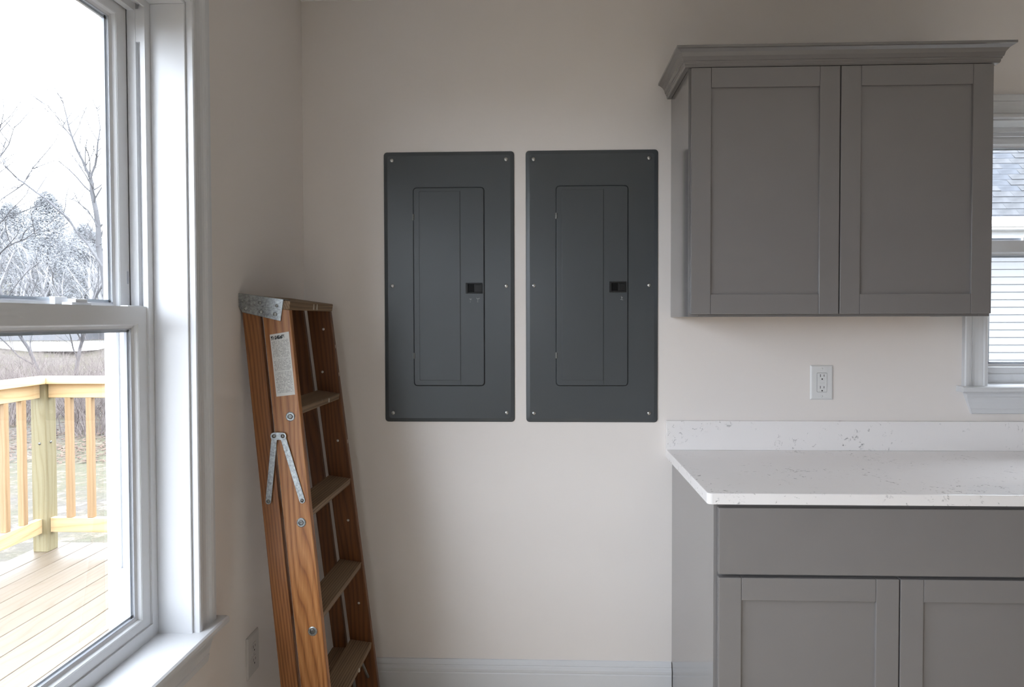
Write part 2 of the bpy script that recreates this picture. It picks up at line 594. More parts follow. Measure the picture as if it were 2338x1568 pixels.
def build_window(name, fm, ad, od, W, locks, main):
    """fm maps (a, o, z); ad/od world directions of a and of outward"""
    a0, a1, z0, z1, mz = W['a0'], W['a1'], W['z0'], W['z1'], W['mz']
    ad, od = Vector(ad), Vector(od)
    win = thing(name, fm((a0 + a1) / 2, 0, z0), kind='structure')
    P = lambda a, o, z: Vector(fm(a, o, z))

    def bx(mb, A0, A1, O0, O1, Z0, Z1):
        mb.hexa([P(A0, O0, Z0), P(A1, O0, Z0), P(A1, O1, Z0), P(A0, O1, Z0),
                 P(A0, O0, Z1), P(A1, O0, Z1), P(A1, O1, Z1), P(A0, O1, Z1)])
    FO = 0.0855                                    # frame face, outward from the wall face
    FE = 0.193                                     # outer edge of the frame
    # jamb liners
    m = MB(); bx(m, a1, a1 + JT - 0.0005, 0.0005, FO, z0 - 0.02, z1); m.build("jamb_board", 'trim', win, 0.001, 1)
    m = MB(); bx(m, a0 - JT + 0.0005, a0, 0.0005, FO, z0 - 0.02, z1); m.build("jamb_board", 'trim', win, 0.001, 1)
    m = MB(); bx(m, a0 - JT + 0.0005, a1 + JT - 0.0005, 0.0005, FO, z1, z1 + JT - 0.0005); m.build("jamb_board", 'trim', win, 0.001, 1)
    # casing, three mitred pieces
    up = Vector((0, 0, 1)); inn = -od
    rv = 0.006
    c = MB().mold(CASING, P(a1 + rv, 0, z0), P(a1 + rv, 0, z1 + rv), ad, inn, 0, 1); c.build("casing", 'trim', win)
    c = MB().mold(CASING, P(a0 - rv, 0, z0), P(a0 - rv, 0, z1 + rv), -ad, inn, 0, 1); c.build("casing", 'trim', win)
    c = MB().mold(CASING, P(a0 - rv, 0, z1 + rv), P(a1 + rv, 0, z1 + rv), up, inn, -1, 1); c.build("casing", 'trim', win)
    # stool with horns and rounded nose
    ho = rv + 0.080 + 0.018
    prof = [(0.0, -0.020), (0.038, -0.020), (0.0425, -0.0165), (0.044, -0.010), (0.0425, -0.0035), (0.038, 0.0), (0.0, 0.0)]
    s = MB()
    s.loft([[P(a, 0, z0) + inn * u + up * v for u, v in prof] for a in (a0 - ho, a1 + ho)])
    bx(s, a0 - JT + 0.001, a1 + JT - 0.001, 0, FO, z0 - 0.020, z0)
    s.build("stool", 'trim', win)
    # apron (moulding, thick edge up) with returned ends
    AP = [(0, 0), (0, 0.020), (0.008, 0.020), (0.016, 0.0175), (0.020, 0.0145), (0.026, 0.0145), (0.040, 0.0115), (0.058, 0.0095),
          (0.061, 0.0115), (0.075, 0.0105), (0.078, 0.008), (0.078, 0)]
    e = rv + 0.080 - 0.004
    s = MB().mold(AP, P(a0 - e, 0, z0 - 0.0205), P(a1 + e, 0, z0 - 0.0205), -up, inn, 0.35, -0.35)
    s.build("apron", 'trim', win)
    # vinyl frame: liner, lips, tracks
    f = MB()
    for s_, ae in ((1, a1), (-1, a0)):
        A = lambda d: ae - s_ * d
        bx(f, A(-0.012), A(0.008), FO, FE, z0 - 0.018, z1 + 0.012)          # liner back
        bx(f, A(0.008), A(0.022), FO, FO + 0.0045, z0, z1)                   # inner lip
        bx(f, A(0.008), A(0.0195), FO + 0.0045, FO + 0.013, z0, z1)          # track ridge
        bx(f, A(0.008), A(0.0195), FO + 0.024, FO + 0.0445, z0, z1)          # parting ridge
        bx(f, A(0.008), A(0.0195), FO + 0.060, FO + 0.072, z0, z1)
        bx(f, A(0.008), A(0.0195), FO + 0.088, FE, z0, z1)                   # outer stop
    ZL = 0.033
    bx(f, a0 + 0.0221, a1 - 0.0221, FO, FO + 0.0046, z0 - 0.0005, z0 + ZL)      # sill lip
    bx(f, a0 + 0.008, a1 - 0.008, FO + 0.0045, FE, z0 - 0.018, z0 + 0.018)     # sill
    bx(f, a0 + 0.0221, a1 - 0.0221, FO, FO + 0.0046, z1 - 0.016, z1)            # head lip
    bx(f, a0 + 0.008, a1 - 0.008, FO + 0.0045, FE, z1 - 0.006, z1 + 0.012)     # head
    bx(f, a0 + 0.0196, a1 - 0.0196, FO + 0.026, FO + 0.042, z1 - 0.024, z1 - 0.006)
    bx(f, a0 + 0.0196, a1 - 0.0196, FO + 0.089, FE - 0.001, z1 - 0.030, z1 - 0.006)
    f.build("frame", 'vinyl', win)
    # balance covers in the tracks
    for s_, ae in ((1, a1), (-1, a0)):
        A = lambda d: ae - s_ * d
        k = MB(); bx(k, A(0.008), A(0.0185), FO + 0.013, FO + 0.024, z1 - 0.098, z1 - 0.020); k.build("track_cover", 'vinyl', win)
        k = MB(); bx(k, A(0.008), A(0.0185), FO + 0.072, FO + 0.088, z0 + 0.02, z0 + 0.165); k.build("track_cover", 'vinyl', win)
    # sashes
    SW = 0.036
    out = []
    for nm, fo, zb, zt, bot, top in (("lower_sash", FO + 0.0045, z0 + 0.026, mz, 0.030, 0.040),
                                     ("upper_sash", FO + 0.0465, mz - 0.040, z1 - 0.020, 0.036, 0.026)):
        A0, A1 = a0 + 0.020, a1 - 0.020
        th = 0.036
        s = MB()
        bx(s, A1 - SW, A1, fo, fo + th, zb, zt)
        bx(s, A0, A0 + SW, fo, fo + th, zb, zt)
        bx(s, A0 + SW, A1 - SW, fo, fo + th, zb, zb + bot)
        bx(s, A0 + SW, A1 - SW, fo, fo + th, zt - top, zt)
        sash = s.build(nm, 'vinyl', win)
        # sloped glazing beads
        i0, i1, k0, k1 = A0 + SW, A1 - SW, zb + bot, zt - top
        w = 0.0115
        bead = MB()
        steps = [(0.0, 0.001), (0.0015, 0.0012), (0.0048, 0.0088), (w, 0.0115)]
        rect = lambda q: [(i0 + q, k0 + q), (i1 - q, k0 + q), (i1 - q, k1 - q), (i0 + q, k1 - q)]
        for (q0, o0), (q1, o1) in zip(steps[:-1], steps[1:]):
            outer, inner = rect(q0), rect(q1)
            for i in range(4):
                j = (i + 1) % 4
                bead.hexa([P(outer[i][0], fo + o0, outer[i][1]), P(outer[j][0], fo + o0, outer[j][1]),
                           P(inner[j][0], fo + o1, inner[j][1]), P(inner[i][0], fo + o1, inner[i][1]),
                           P(outer[i][0], fo + 0.024, outer[i][1]), P(outer[j][0], fo + 0.024, outer[j][1]),
                           P(inner[j][0], fo + 0.024, inner[j][1]), P(inner[i][0], fo + 0.024, inner[i][1])])
        bead.build("glazing_bead", 'vinyl', sash)
        g = MB()
        g2 = 0.0022
        i0, i1, k0, k1 = i0 + w, i1 - w, k0 + w, k1 - w
        for q in ((i0, i0 + g2, k0, k1), (i1 - g2, i1, k0, k1), (i0, i1, k0, k0 + g2), (i0, i1, k1 - g2, k1)):
            bx(g, q[0], q[1], fo + 0.0105, fo + 0.0125, q[2], q[3])
        g.build("gasket", 'gasket', sash)
        g = MB()
        for q in ((i0 + g2, i0 + g2 + 0.006, k0, k1), (i1 - g2 - 0.006, i1 - g2, k0, k1), (i0, i1, k0 + g2, k0 + g2 + 0.006), (i0, i1, k1 - g2 - 0.006, k1 - g2)):
            bx(g, q[0], q[1], fo + 0.0162, fo + 0.0225, q[2], q[3])
        g.build("glass_spacer", 'spacer', sash)
        p = MB(); bx(p, i0 - 0.004, i1 + 0.004, fo + 0.0130, fo + 0.0160, k0 - 0.004, k1 + 0.004); p.build("glass_pane", 'glass', sash)
        out.append(sash)
    low, upp = out
    # locks and tilt latches on the meeting rail
    for la in locks:
        k = MB()
        bx(k, la - 0.030, la + 0.030, FO + 0.012, FO + 0.034, mz, mz + 0.006)
        bx(k, la - 0.016, la + 0.020, FO + 0.014, FO + 0.032, mz + 0.006, mz + 0.013)
        k.build("sash_lock", 'vinyl', low, 0.0015)
        k = MB()
        bx(k, la - 0.040, la - 0.004, FO + 0.040, FO + 0.052, mz + 0.001, mz + 0.017)
        k.build("lock_keeper", 'vinyl', upp, 0.0015)
    for s_, ae in ((1, a1), (-1, a0)):
        k = MB()
        q0, q1 = sorted((ae - s_ * 0.022, ae - s_ * 0.082))
        bx(k, q0, q1, FO + 0.012, FO + 0.030, mz, mz + 0.003)
        k.build("tilt_latch", 'vinyl', low, 0.001)
        k = MB()
        q0, q1 = sorted((ae - s_ * 0.024, ae - s_ * 0.030))
        bx(k, q0, q1, FO + 0.0462, FO + 0.0468, mz + 0.055, mz + 0.085)
        k.build("latch_slot", 'spacer', upp)
    # exterior casing boards
    for q in ((a1 - 0.019, a1 + 0.075, z0 - 0.06, z1 + 0.09), (a0 - 0.075, a0 + 0.019, z0 - 0.06, z1 + 0.09)):
        m = MB(); bx(m, q[0], q[1], WALL_T, FE + 0.004, q[2], q[3]); m.build("exterior_casing", 'vinyl', win)
    m = MB(); bx(m, a0 + 0.019, a1 - 0.019, WALL_T, FE + 0.004, z1 - 0.03, z1 + 0.09); m.build("exterior_casing", 'vinyl', win)
    m = MB(); bx(m, a0 + 0.019, a1 - 0.019, WALL_T, FE + 0.02, z0 - 0.06, z0 + 0.004); m.build("exterior_sill", 'vinyl', win)
    return win


build_window("window_1", map_left, (0, 1, 0), (-1, 0, 0), W1, (-1.032, -1.463), True)
build_window("window_3_added", map_left, (0, 1, 0), (-1, 0, 0), W3, (-2.25, -3.05), True)  # unseen window added to bring in more side daylight
build_window("window_2", map_back, (1, 0, 0), (0, 1, 0), W2, (1.8, 2.2), False)

# unseen patio door, added behind the camera to let in fill daylight
dr = thing("door_1_added", (XL, (DOOR_A0 + DOOR_A1) / 2, 0), kind='structure')
m = MB()
for a, c in ((DOOR_A0, DOOR_A0 + 0.06), (DOOR_A1 - 0.06, DOOR_A1)):
    m.box(XL - 0.14, XL - 0.02, a, c, 0, DOOR_Z)
m.box(XL - 0.14, XL - 0.02, DOOR_A0 + 0.06, DOOR_A1 - 0.06, DOOR_Z - 0.06, DOOR_Z)
m.box(XL - 0.14, XL - 0.02, DOOR_A0 + 0.06, DOOR_A1 - 0.06, 0, 0.03)
m.build("frame", 'vinyl', dr)
mid = (DOOR_A0 + DOOR_A1) / 2
for a, c, x in ((DOOR_A0 + 0.06, mid + 0.03, XL - 0.06), (mid - 0.03, DOOR_A1 - 0.06, XL - 0.11)):
    m = MB()
    m.box(x - 0.018, x + 0.018, a, a + 0.07, 0.03, DOOR_Z - 0.06)
    m.box(x - 0.018, x + 0.018, c - 0.07, c, 0.03, DOOR_Z - 0.06)
    m.box(x - 0.018, x + 0.018, a + 0.07, c - 0.07, 0.03, 0.13)
    m.box(x - 0.018, x + 0.018, a + 0.07, c - 0.07, DOOR_Z - 0.13, DOOR_Z - 0.06)
    leaf = m.build("door_leaf", 'vinyl', dr)
    MB().box(x - 0.002, x + 0.002, a + 0.07, c - 0.07, 0.13, DOOR_Z - 0.13).build("glass_pane", 'glass', leaf)
# unseen rear window, added for ambient daylight
wr = thing("window_4_added", ((REAR_A0 + REAR_A1) / 2, YR, REAR_Z0), kind='structure')
m = MB()
for a, c in ((REAR_A0, REAR_A0 + 0.05), (REAR_A1 - 0.05, REAR_A1), ((REAR_A0 + REAR_A1) / 2 - 0.03, (REAR_A0 + REAR_A1) / 2 + 0.03)):
    m.box(a, c, YR - 0.12, YR - 0.03, REAR_Z0, REAR_Z1)
for z, w in ((REAR_Z0, REAR_Z0 + 0.05), (REAR_Z1 - 0.05, REAR_Z1)):
    m.box(REAR_A0 + 0.05, REAR_A1 - 0.05, YR - 0.12, YR - 0.03, z, w)
m.build("frame", 'vinyl', wr)
MB().box(REAR_A0 + 0.05, REAR_A1 - 0.05, YR - 0.078, YR - 0.074, REAR_Z0 + 0.05, REAR_Z1 - 0.05).build("glass_pane", 'glass', wr)


# ------------------------------------------------------------------ cabinets
def shaker_door(parent, x0, x1, z0, z1, yf, st=0.0605, th=0.02):
    """yf = front face plane; the door mesh is the recessed panel, its frame pieces are children"""
    rec = 0.0075
    m = MB().box(x0 + st - 0.006, x1 - st + 0.006, yf + rec, yf + th, z0 + st - 0.006, z1 - st + 0.006)
    d = m.build("door", 'cab', parent)
    for a, c in ((x0, x0 + st - 0.0003), (x1 - st + 0.0003, x1)):
        MB().box(a, c, yf, yf + th, z0, z1).build("stile", 'cab', d, 0.0020, 2)
    for a, c in ((z0, z0 + st), (z1 - st, z1)):
        MB().box(x0 + st + 0.0003, x1 - st - 0.0003, yf, yf + th, a, c).build("rail", 'cab', d, 0.0014, 2)
    return d


UX0, UX1, UZ0, UZ1, UYF = 0.4535, 1.372, 1.383, 2.158, -0.288
uc = thing("upper_cabinet", ((UX0 + UX1) / 2, -0.14, UZ0),
           "grey two-door wall cabinet with crown moulding beside the electrical panels", "cabinet")
t = 0.016
MB().box(UX0, UX0 + t, UYF + 0.019, -0.001, UZ0, UZ1).build("side_panel", 'cab', uc, 0.0008, 1)
MB().box(UX1 - t, UX1, UYF + 0.019, -0.001, UZ0, UZ1).build("side_panel", 'cab', uc, 0.0008, 1)
MB().box(UX0 + t, UX1 - t, UYF + 0.019, -0.001, UZ1 - t, UZ1).build("top_panel", 'cab', uc)
MB().box(UX0 + t, UX1 - t, UYF + 0.019, -0.001, UZ0 + 0.012, UZ0 + 0.028).build("bottom_panel", 'underside', uc)
MB().box(UX0 + t, UX1 - t, -0.008, -0.001, UZ0 + 0.028, UZ1 - t).build("back_panel", 'cabin', uc)
m = MB()
m.box(UX0 - 0.001, UX0 + 0.032, UYF, UYF + 0.019, UZ0, UZ1)
m.box(UX1 - 0.032, UX1 + 0.001, UYF, UYF + 0.019, UZ0, UZ1)
m.box(UX0 + 0.032, UX1 - 0.032, UYF, UYF + 0.019, UZ0, UZ0 + 0.032)
m.box(UX0 + 0.032, UX1 - 0.032, UYF, UYF + 0.019, UZ1 - 0.045, UZ1)
m.build("face_frame", 'cab', uc, 0.0006, 1)
DY = UYF - 0.0215
ua, ub, um = 0.4562, 1.3640, 0.9085
shaker_door(uc, ua + 0.0012, um - 0.0018, 1.3915, 2.1462, DY)
shaker_door(uc, um + 0.0018, ub, 1.3915, 2.1462, DY)
# crown moulding (front and two returns, mitred)
CR = [(0, 0), (0, 0.0125), (0.004, 0.0145), (0.010, 0.0150), (0.0125, 0.0175), (0.017, 0.0180), (0.0185, 0.0205), (0.030, 0.0235),
      (0.040, 0.0305), (0.047, 0.0400), (0.0485, 0.0445), (0.056, 0.0445), (0.056, 0.0)]
CR = [(u, v) for u, v in CR]
cz = 2.1505
cf = UYF - 0.001
crm = MB()
base = [Vector((UX0 - 0.001, -0.001, cz)), Vector((UX0 - 0.001, cf, cz)), Vector((UX1 + 0.001, cf, cz)), Vector((UX1 + 0.001, -0.001, cz))]
dirs = [Vector((-1, 0, 0)), Vector((-1, -1, 0)), Vector((1, -1, 0)), Vector((1, 0, 0))]
rings = [[base[i] + dirs[i] * (v + 0.0) + Vector((0, 0, u)) for u, v in CR] for i in range(4)]
crm.loft(rings)
crm.build("crown_moulding", 'cab', uc)

# base cabinets
BX0, BYF, BZT = 0.460, -0.585, 0.884


def base_cabinet(x0, x1, label, first):
    c = thing("base_cabinet", ((x0 + x1) / 2, -0.3, 0), label, "cabinet")
    MB().box(x0, x0 + 0.016, BYF + 0.019, -0.001, 0, BZT - 0.0005).build("side_panel", 'cab', c, 0.0008, 1)
    MB().box(x1 - 0.016, x1, BYF + 0.019, -0.001, 0, BZT - 0.0005).build("side_panel", 'cab', c, 0.0008, 1)
    MB().box(x0 + 0.016, x1 - 0.016, BYF + 0.019, -0.001, 0.1, 0.116).build("bottom_panel", 'cab', c)
    MB().box(x0 + 0.016, x1 - 0.016, -0.008, -0.001, 0.116, BZT - 0.0005).build("back_panel", 'cabin', c)
    MB().box(x0 + 0.016, x1 - 0.016, BYF + 0.06, BYF + 0.075, 0, 0.0995).build("toe_kick", 'cabin', c)
    f = MB()
    f.box(x0 - 0.0005, x0 + 0.032, BYF, BYF + 0.019, 0.1, BZT - 0.0005)
    f.box(x1 - 0.032, x1 + 0.0005, BYF, BYF + 0.019, 0.1, BZT - 0.0005)
    for z, w in ((0.1, 0.132), (0.672, 0.704), (BZT - 0.035, BZT - 0.0005)):
        f.box(x0 + 0.032, x1 - 0.032, BYF, BYF + 0.019, z, w)
    f.build("face_frame", 'cab', c, 0.0006, 1)
    yf = BYF - 0.0215
    MB().box(x0 + 0.0085, x1 - 0.0085, yf, yf + 0.02, 0.6955, 0.8735).build("drawer_front", 'cab', c, 0.0018, 2)
    mid_ = (x0 + x1) / 2
    shaker_door(c, x0 + 0.0085, mid_ - 0.0018, 0.112, 0.6865, yf)
    shaker_door(c, mid_ + 0.0018, x1 - 0.0085, 0.112, 0.6865, yf)
    return c


base_cabinet(BX0, 1.428, "grey base cabinet with one wide drawer front above two shaker doors", True)
base_cabinet(1.430, 2.45, "grey base cabinet under the counter below the small window", False)

# countertop and backsplash
ct = MB()
r = 0.012
cx0, cx1, cy0 = 0.437, 2.47, -0.612
outline = [(cx1, -0.001), (cx0, -0.001)]
for k in range(5):
    an = math.pi + (math.pi / 2) * k / 4
    outline.append((cx0 + r + r * math.cos(an), cy0 + r + r * math.sin(an)))
outline.append((cx1, cy0))
ct.loft([[(x, y, z) for x, y in outline] for z in (0.884, 0.914)])
o = ct.build("countertop", 'quartz', None, 0.0022, 2)
tag(o, "white speckled quartz countertop with a rounded front corner", "countertop")
o = MB().box(0.437, 2.47, -0.021, -0.001, 0.9142, 1.0165).build("backsplash", 'quartz', None, 0.0012, 2)
tag(o, "low white speckled quartz backsplash strip standing on the countertop", "backsplash")


# ------------------------------------------------------------------ electrical panels
def rounded_rect(x0, x1, z0, z1, r, n=5):
    pts = []
    for cx_, cz_, a in ((x1 - r, z1 - r, 0), (x0 + r, z1 - r, 1), (x0 + r, z0 + r, 2), (x1 - r, z0 + r, 3)):
        for k in range(n + 1):
            an = (a + k / n) * math.pi / 2
            pts.append((cx_ + r * math.cos(an), cz_ + r * math.sin(an)))
    return pts


def plate(pts, levels, mb=None):
    """levels: (y, inset) from wall outwards"""
    mb = mb or MB()
    cxm = sum(p[0] for p in pts) / len(pts)
    czm = sum(p[1] for p in pts) / len(pts)
    hx = max(p[0] for p in pts) - cxm
    hz = max(p[1] for p in pts) - czm
    rings = []
    for y, ins in levels:
        rings.append([(cxm + (x - cxm) * (hx - ins) / hx, y, czm + (z - czm) * (hz - ins) / hz) for x, z in pts])
    return mb.loft(rings)


def strip(mb, pts, y, w, th=0.0003):
    """thin flat mark along a polyline in the x,z plane"""
    for (xa, za), (xb, zb) in zip(pts[:-1], pts[1:]):
        d = Vector((xb - xa, 0, zb - za))
        L = d.length
        if L < 1e-6:
            continue
        n = Vector((-d.z, 0, d.x)) / L * w / 2
        a, b_ = Vector((xa, y, za)), Vector((xb, y, zb))
        t_ = Vector((0, -th, 0))
        mb.hexa([a - n, a + n, b_ + n, b_ - n, a - n + t_, a + n + t_, b_ + n + t_, b_ - n + t_])


screw_proto = {}


def screw_mesh(kind):
    if kind in screw_proto:
        return screw_proto[kind]
    m = MB()
    r = 0.0068
    m.lathe([(r * 0.98, 0), (r, 0.001), (r * 0.86, 0.0024), (r * 0.55, 0.0034), (0.001, 0.0037)], (0, 0, 0), (0, -1, 0), 18)
    me = bpy.data.meshes.new("screw")
    me.from_pydata(m.v, [], m.f)
    me.materials.append(MT['screw'])
    for p in me.polygons:
        p.use_smooth = True
    m2 = MB()
    for an in (0.4, 0.4 + math.pi / 2):
        dx, dz = math.cos(an) * 0.004, math.sin(an) * 0.004
        strip(m2, [(-dx, -dz), (dx, dz)], -0.0034, 0.0013, 0.0006)
    me2 = bpy.data.meshes.new("drive_slot")
    me2.from_pydata(m2.v, [], m2.f)
    me2.materials.append(MT['hinge'])
    screw_proto[kind] = (me, me2)
    return me, me2


def breaker_panel(x0, x1, z0, z1, dx0, dx1, dz0, dz1, latch, screws, hinges, marks, label):
    p = thing("electrical_panel", ((x0 + x1) / 2, 0, z0), label, "electrical panel", "grey electrical panels on the wall")
    # raised cover tray with a door opening
    out_ = rounded_rect(x0, x1, z0, z1, 0.012)
    m = plate(out_, [(-0.0005, 0.0), (-0.0028, 0.0), (-0.0048, 0.0018), (-0.0066, 0.010), (-0.0075, 0.0135)])
    cover = m.build("cover", 'steel_grey', p, 0, smooth=False)
    # shallow embossed lip around the door opening
    lip = MB()
    A = rounded_rect(dx0 - 0.003, dx1 + 0.003, dz0 - 0.003, dz1 + 0.003, 0.014)
    B = rounded_rect(dx0 - 0.0016, dx1 + 0.0016, dz0 - 0.0016, dz1 + 0.0016, 0.0126)
    n = len(A)
    for i in range(n):
        j = (i + 1) % n
        a, b_, c, d = A[i], A[j], B[j], B[i]
        lip.hexa([(a[0], -0.0074, a[1]), (b_[0], -0.0074, b_[1]), (c[0], -0.0074, c[1]), (d[0], -0.0074, d[1]),
                  (a[0], -0.0076, a[1]), (b_[0], -0.0076, b_[1]), (c[0], -0.0088, c[1]), (d[0], -0.0088, d[1])])
    lip.build("door_surround", 'steel_grey', p)
    # dark gap under the door edge
    g = plate(rounded_rect(dx0 - 0.0016, dx1 + 0.0016, dz0 - 0.0016, dz1 + 0.0016, 0.0126), [(-0.0070, 0), (-0.0077, 0)])
    g.build("door_gap", 'black', p)
    d = plate(rounded_rect(dx0, dx1, dz0, dz1, 0.011), [(-0.0077, 0.0), (-0.0100, 0.0), (-0.0112, 0.0010), (-0.0114, 0.0022)])
    door = d.build("door", 'steel_grey', p)
    # pressed rectangle: fine ridge on the left and bottom, groove line on the right
    rx0, rx1, rz0, rz1 = dx0 + 0.019, dx0 + 0.1665, dz0 + 0.018, dz1 - 0.012
    q = plate(rounded_rect(rx0, rx1, rz0, rz1, 0.003, 2), [(-0.0113, 0.0), (-0.0122, 0.0012), (-0.0123, 0.0016)])
    q.build("pressed_panel", 'steel_grey', door)
    gl = MB(); gl.box(rx1 + 0.0002, rx1 + 0.0012, -0.0113, -0.0116, dz0 + 0.004, rz1 + 0.001)
    gl.build("groove", 'black2', door)
    # latch
    lx0, lx1, lz0, lz1 = latch
    w_ = lx1 - lx0
    lm = MB()
    # frame with an open pocket on the left
    px0, px1, pz0, pz1 = lx0 + 0.0075, lx0 + 0.0295, lz0 + 0.005, lz1 - 0.0045
    lm.box(lx0, px0, -0.0113, -0.0165, lz0, lz1)
    lm.box(px0, lx1, -0.0113, -0.0165, pz1, lz1)
    lm.box(px0, lx1, -0.0113, -0.0165, lz0, pz0)
    lm.box(px1, lx1, -0.0113, -0.0165, pz0, pz1)
    la = lm.build("latch", 'black2', door, 0.0007, 1)
    MB().box(px0, px1, -0.0113, -0.0118, pz0, pz1).build("latch_pocket", 'black', la)
    sl = MB()
    sl.box(px1 + 0.005, lx1 - 0.005, -0.0165, -0.0178, pz0 + 0.003, pz1 - 0.004)
    for k in range(4):
        xx = px1 + 0.007 + k * 0.0048
        sl.box(xx, xx + 0.0016, -0.0178, -0.0186, pz0 + 0.005, pz1 - 0.006)
    sl.build("latch_slide", 'black2', la)
    MB().box(px1 + 0.005, lx1 - 0.007, -0.0160, -0.0167, pz1 - 0.0045, pz1 - 0.0025).build("latch_groove", 'black', la)
    # stamped open / close marks
    for pts_list in marks:
        mm = MB()
        for pts, w in pts_list:
            strip(mm, pts, -0.01145, w)
        mm.build("stamped_mark", 'mark', door)
    for hz in hinges:
        hm = MB()
        for k in range(3):
            zz = hz - 0.0095 + k * 0.0067
            hm.tube((dx0 + 0.0005, -0.0118, zz), (dx0 + 0.0005, -0.0118, zz + 0.0058), 0.0032, None, 10)
        hm.box(dx0 - 0.004, dx0 + 0.004, -0.0078, -0.0110, hz - 0.0105, hz + 0.0105)
        hm.build("hinge", 'hinge', p)
    me, me2 = screw_mesh('panel')
    for sx, sz in screws:
        s = link("screw", me, p, None, (sx, -0.0074, sz))
        s2 = bpy.data.objects.new("drive_slot", me2)
        COL.objects.link(s2)
        s2.parent = s
    return p


y_mark = [([(-0.0045, 0.0045), (0, 0), (0.005, 0.0045), (0.006, 0.002)], 0.0012), ([(0, 0), (0, -0.0005)], 0.001),
          ([(0, -0.003), (0, -0.005)], 0.0018), ([(-0.002, -0.0085), (0.001, -0.009)], 0.0012)]
star_mark = [([(-0.004, 0.003), (0.0, -0.002), (0.004, 0.0025)], 0.0016), ([(-0.001, 0.002), (0.001, -0.003)], 0.003),
             ([(-0.002, -0.009), (0.0, -0.0095)], 0.0012)]
b_mark = [([(-0.0012, 0.007), (-0.0012, 0.002), (0.001, 0.0), (0.0035, 0.0025), (0.002, 0.0045)], 0.0012), ([(0.001, 0), (0.001, -0.003)], 0.0014),
          ([(-0.004, -0.0055), (-0.0015, -0.004), (0.001, -0.006), (0.005, -0.0055)], 0.0012)]


def at(mark, x, z):
    return [([(x + u, z + v) for u, v in pts], w) for pts, w in mark]


P1s = [(-0.538, 1.944), (-0.1302, 1.9445), (-0.539, 1.497), (-0.130, 1.4955), (-0.539, 1.0417), (-0.1297, 1.0425)]
P2s = [(-0.0322, 1.944), (0.3757, 1.944), (-0.0316, 1.4965), (0.3764, 1.4964), (-0.0322, 1.0412), (0.3770, 1.0420)]
breaker_panel(-0.5682, -0.1010, 1.0092, 1.9745, -0.4605, -0.2095, 1.1405, 1.8455, (-0.2741, -0.2146, 1.4691, 1.5069), P1s,
              (1.7423, 1.2468), [at(star_mark, -0.2575, 1.4485), at(y_mark, -0.2315, 1.4485)],
              "grey steel electrical panel beside the ladder, two light marks under its latch")
breaker_panel(-0.0598, 0.4080, 1.0091, 1.9752, 0.0484, 0.3005, 1.1408, 1.8475, (0.2359, 0.2947, 1.4719, 1.5094), P2s,
              (1.7431, 1.2481), [at(b_mark, 0.2790, 1.4510)],
              "grey steel electrical panel next to the wall cabinet, one light mark under its latch")


# ------------------------------------------------------------------ outlets
def outlet_gfci(xc, zc, w, h, label):
    p = thing("wall_outlet", (xc, 0, zc - h / 2), label, "outlet")
    m = plate(rounded_rect(xc - w / 2, xc + w / 2, zc - h / 2, zc + h / 2, 0.002, 2), [(-0.0005, 0), (-0.002, 0), (-0.0055, 0.004), (-0.006, 0.0065)])
    m.build("cover_plate", 'outlet', p)
    rw, rh = 0.0335, 0.067
    m = plate(rounded_rect(xc - rw / 2 - 0.0008, xc + rw / 2 + 0.0008, zc - rh / 2 - 0.0008, zc + rh / 2 + 0.0008, 0.003, 2), [(-0.0058, 0), (-0.0063, 0)])
    m.build("insert_gap", 'slot', p)
    m = plate(rounded_rect(xc - rw / 2, xc + rw / 2, zc - rh / 2, zc + rh / 2, 0.0025, 2), [(-0.006, 0), (-0.0075, 0), (-0.0082, 0.0007)])
    rec = m.build("receptacle", 'outlet', p)
    for s in (-1, 1):
        cz_ = zc + s * 0.0205
        m = MB()
        m.box(xc - 0.0072, xc - 0.0053, -0.0081, -0.0084, cz_ - 0.001, cz_ + 0.0085)
        m.box(xc + 0.0056, xc + 0.0075, -0.0081, -0.0084, cz_ + 0.0, cz_ + 0.0075)
        m.lathe([(0.0026, 0), (0.0026, 0.0003)], (xc, -0.0081, cz_ - 0.0085), (0, -1, 0), 14)
        m.build("socket_slots", 'slot', rec)
    for s in (-1, 1):
        MB().box(xc - 0.008, xc + 0.008, -0.0081, -0.0088, zc + s * 0.0035 - 0.0028, zc + s * 0.0035 + 0.0028).build("test_button", 'outlet', rec, 0.0003, 1)
    for s in (-1, 1):
        m = MB().lathe([(0.0033, 0), (0.0033, 0.0006), (0.0022, 0.0012), (0.0003, 0.0014)], (xc, -0.0058, zc + s * 0.0485), (0, -1, 0), 14)
        m.build("screw", 'outlet', p, smooth=True)
    return p


outlet_gfci(0.9826, 1.152, 0.0795, 0.1225, "white two-socket outlet in a cover plate above the countertop")

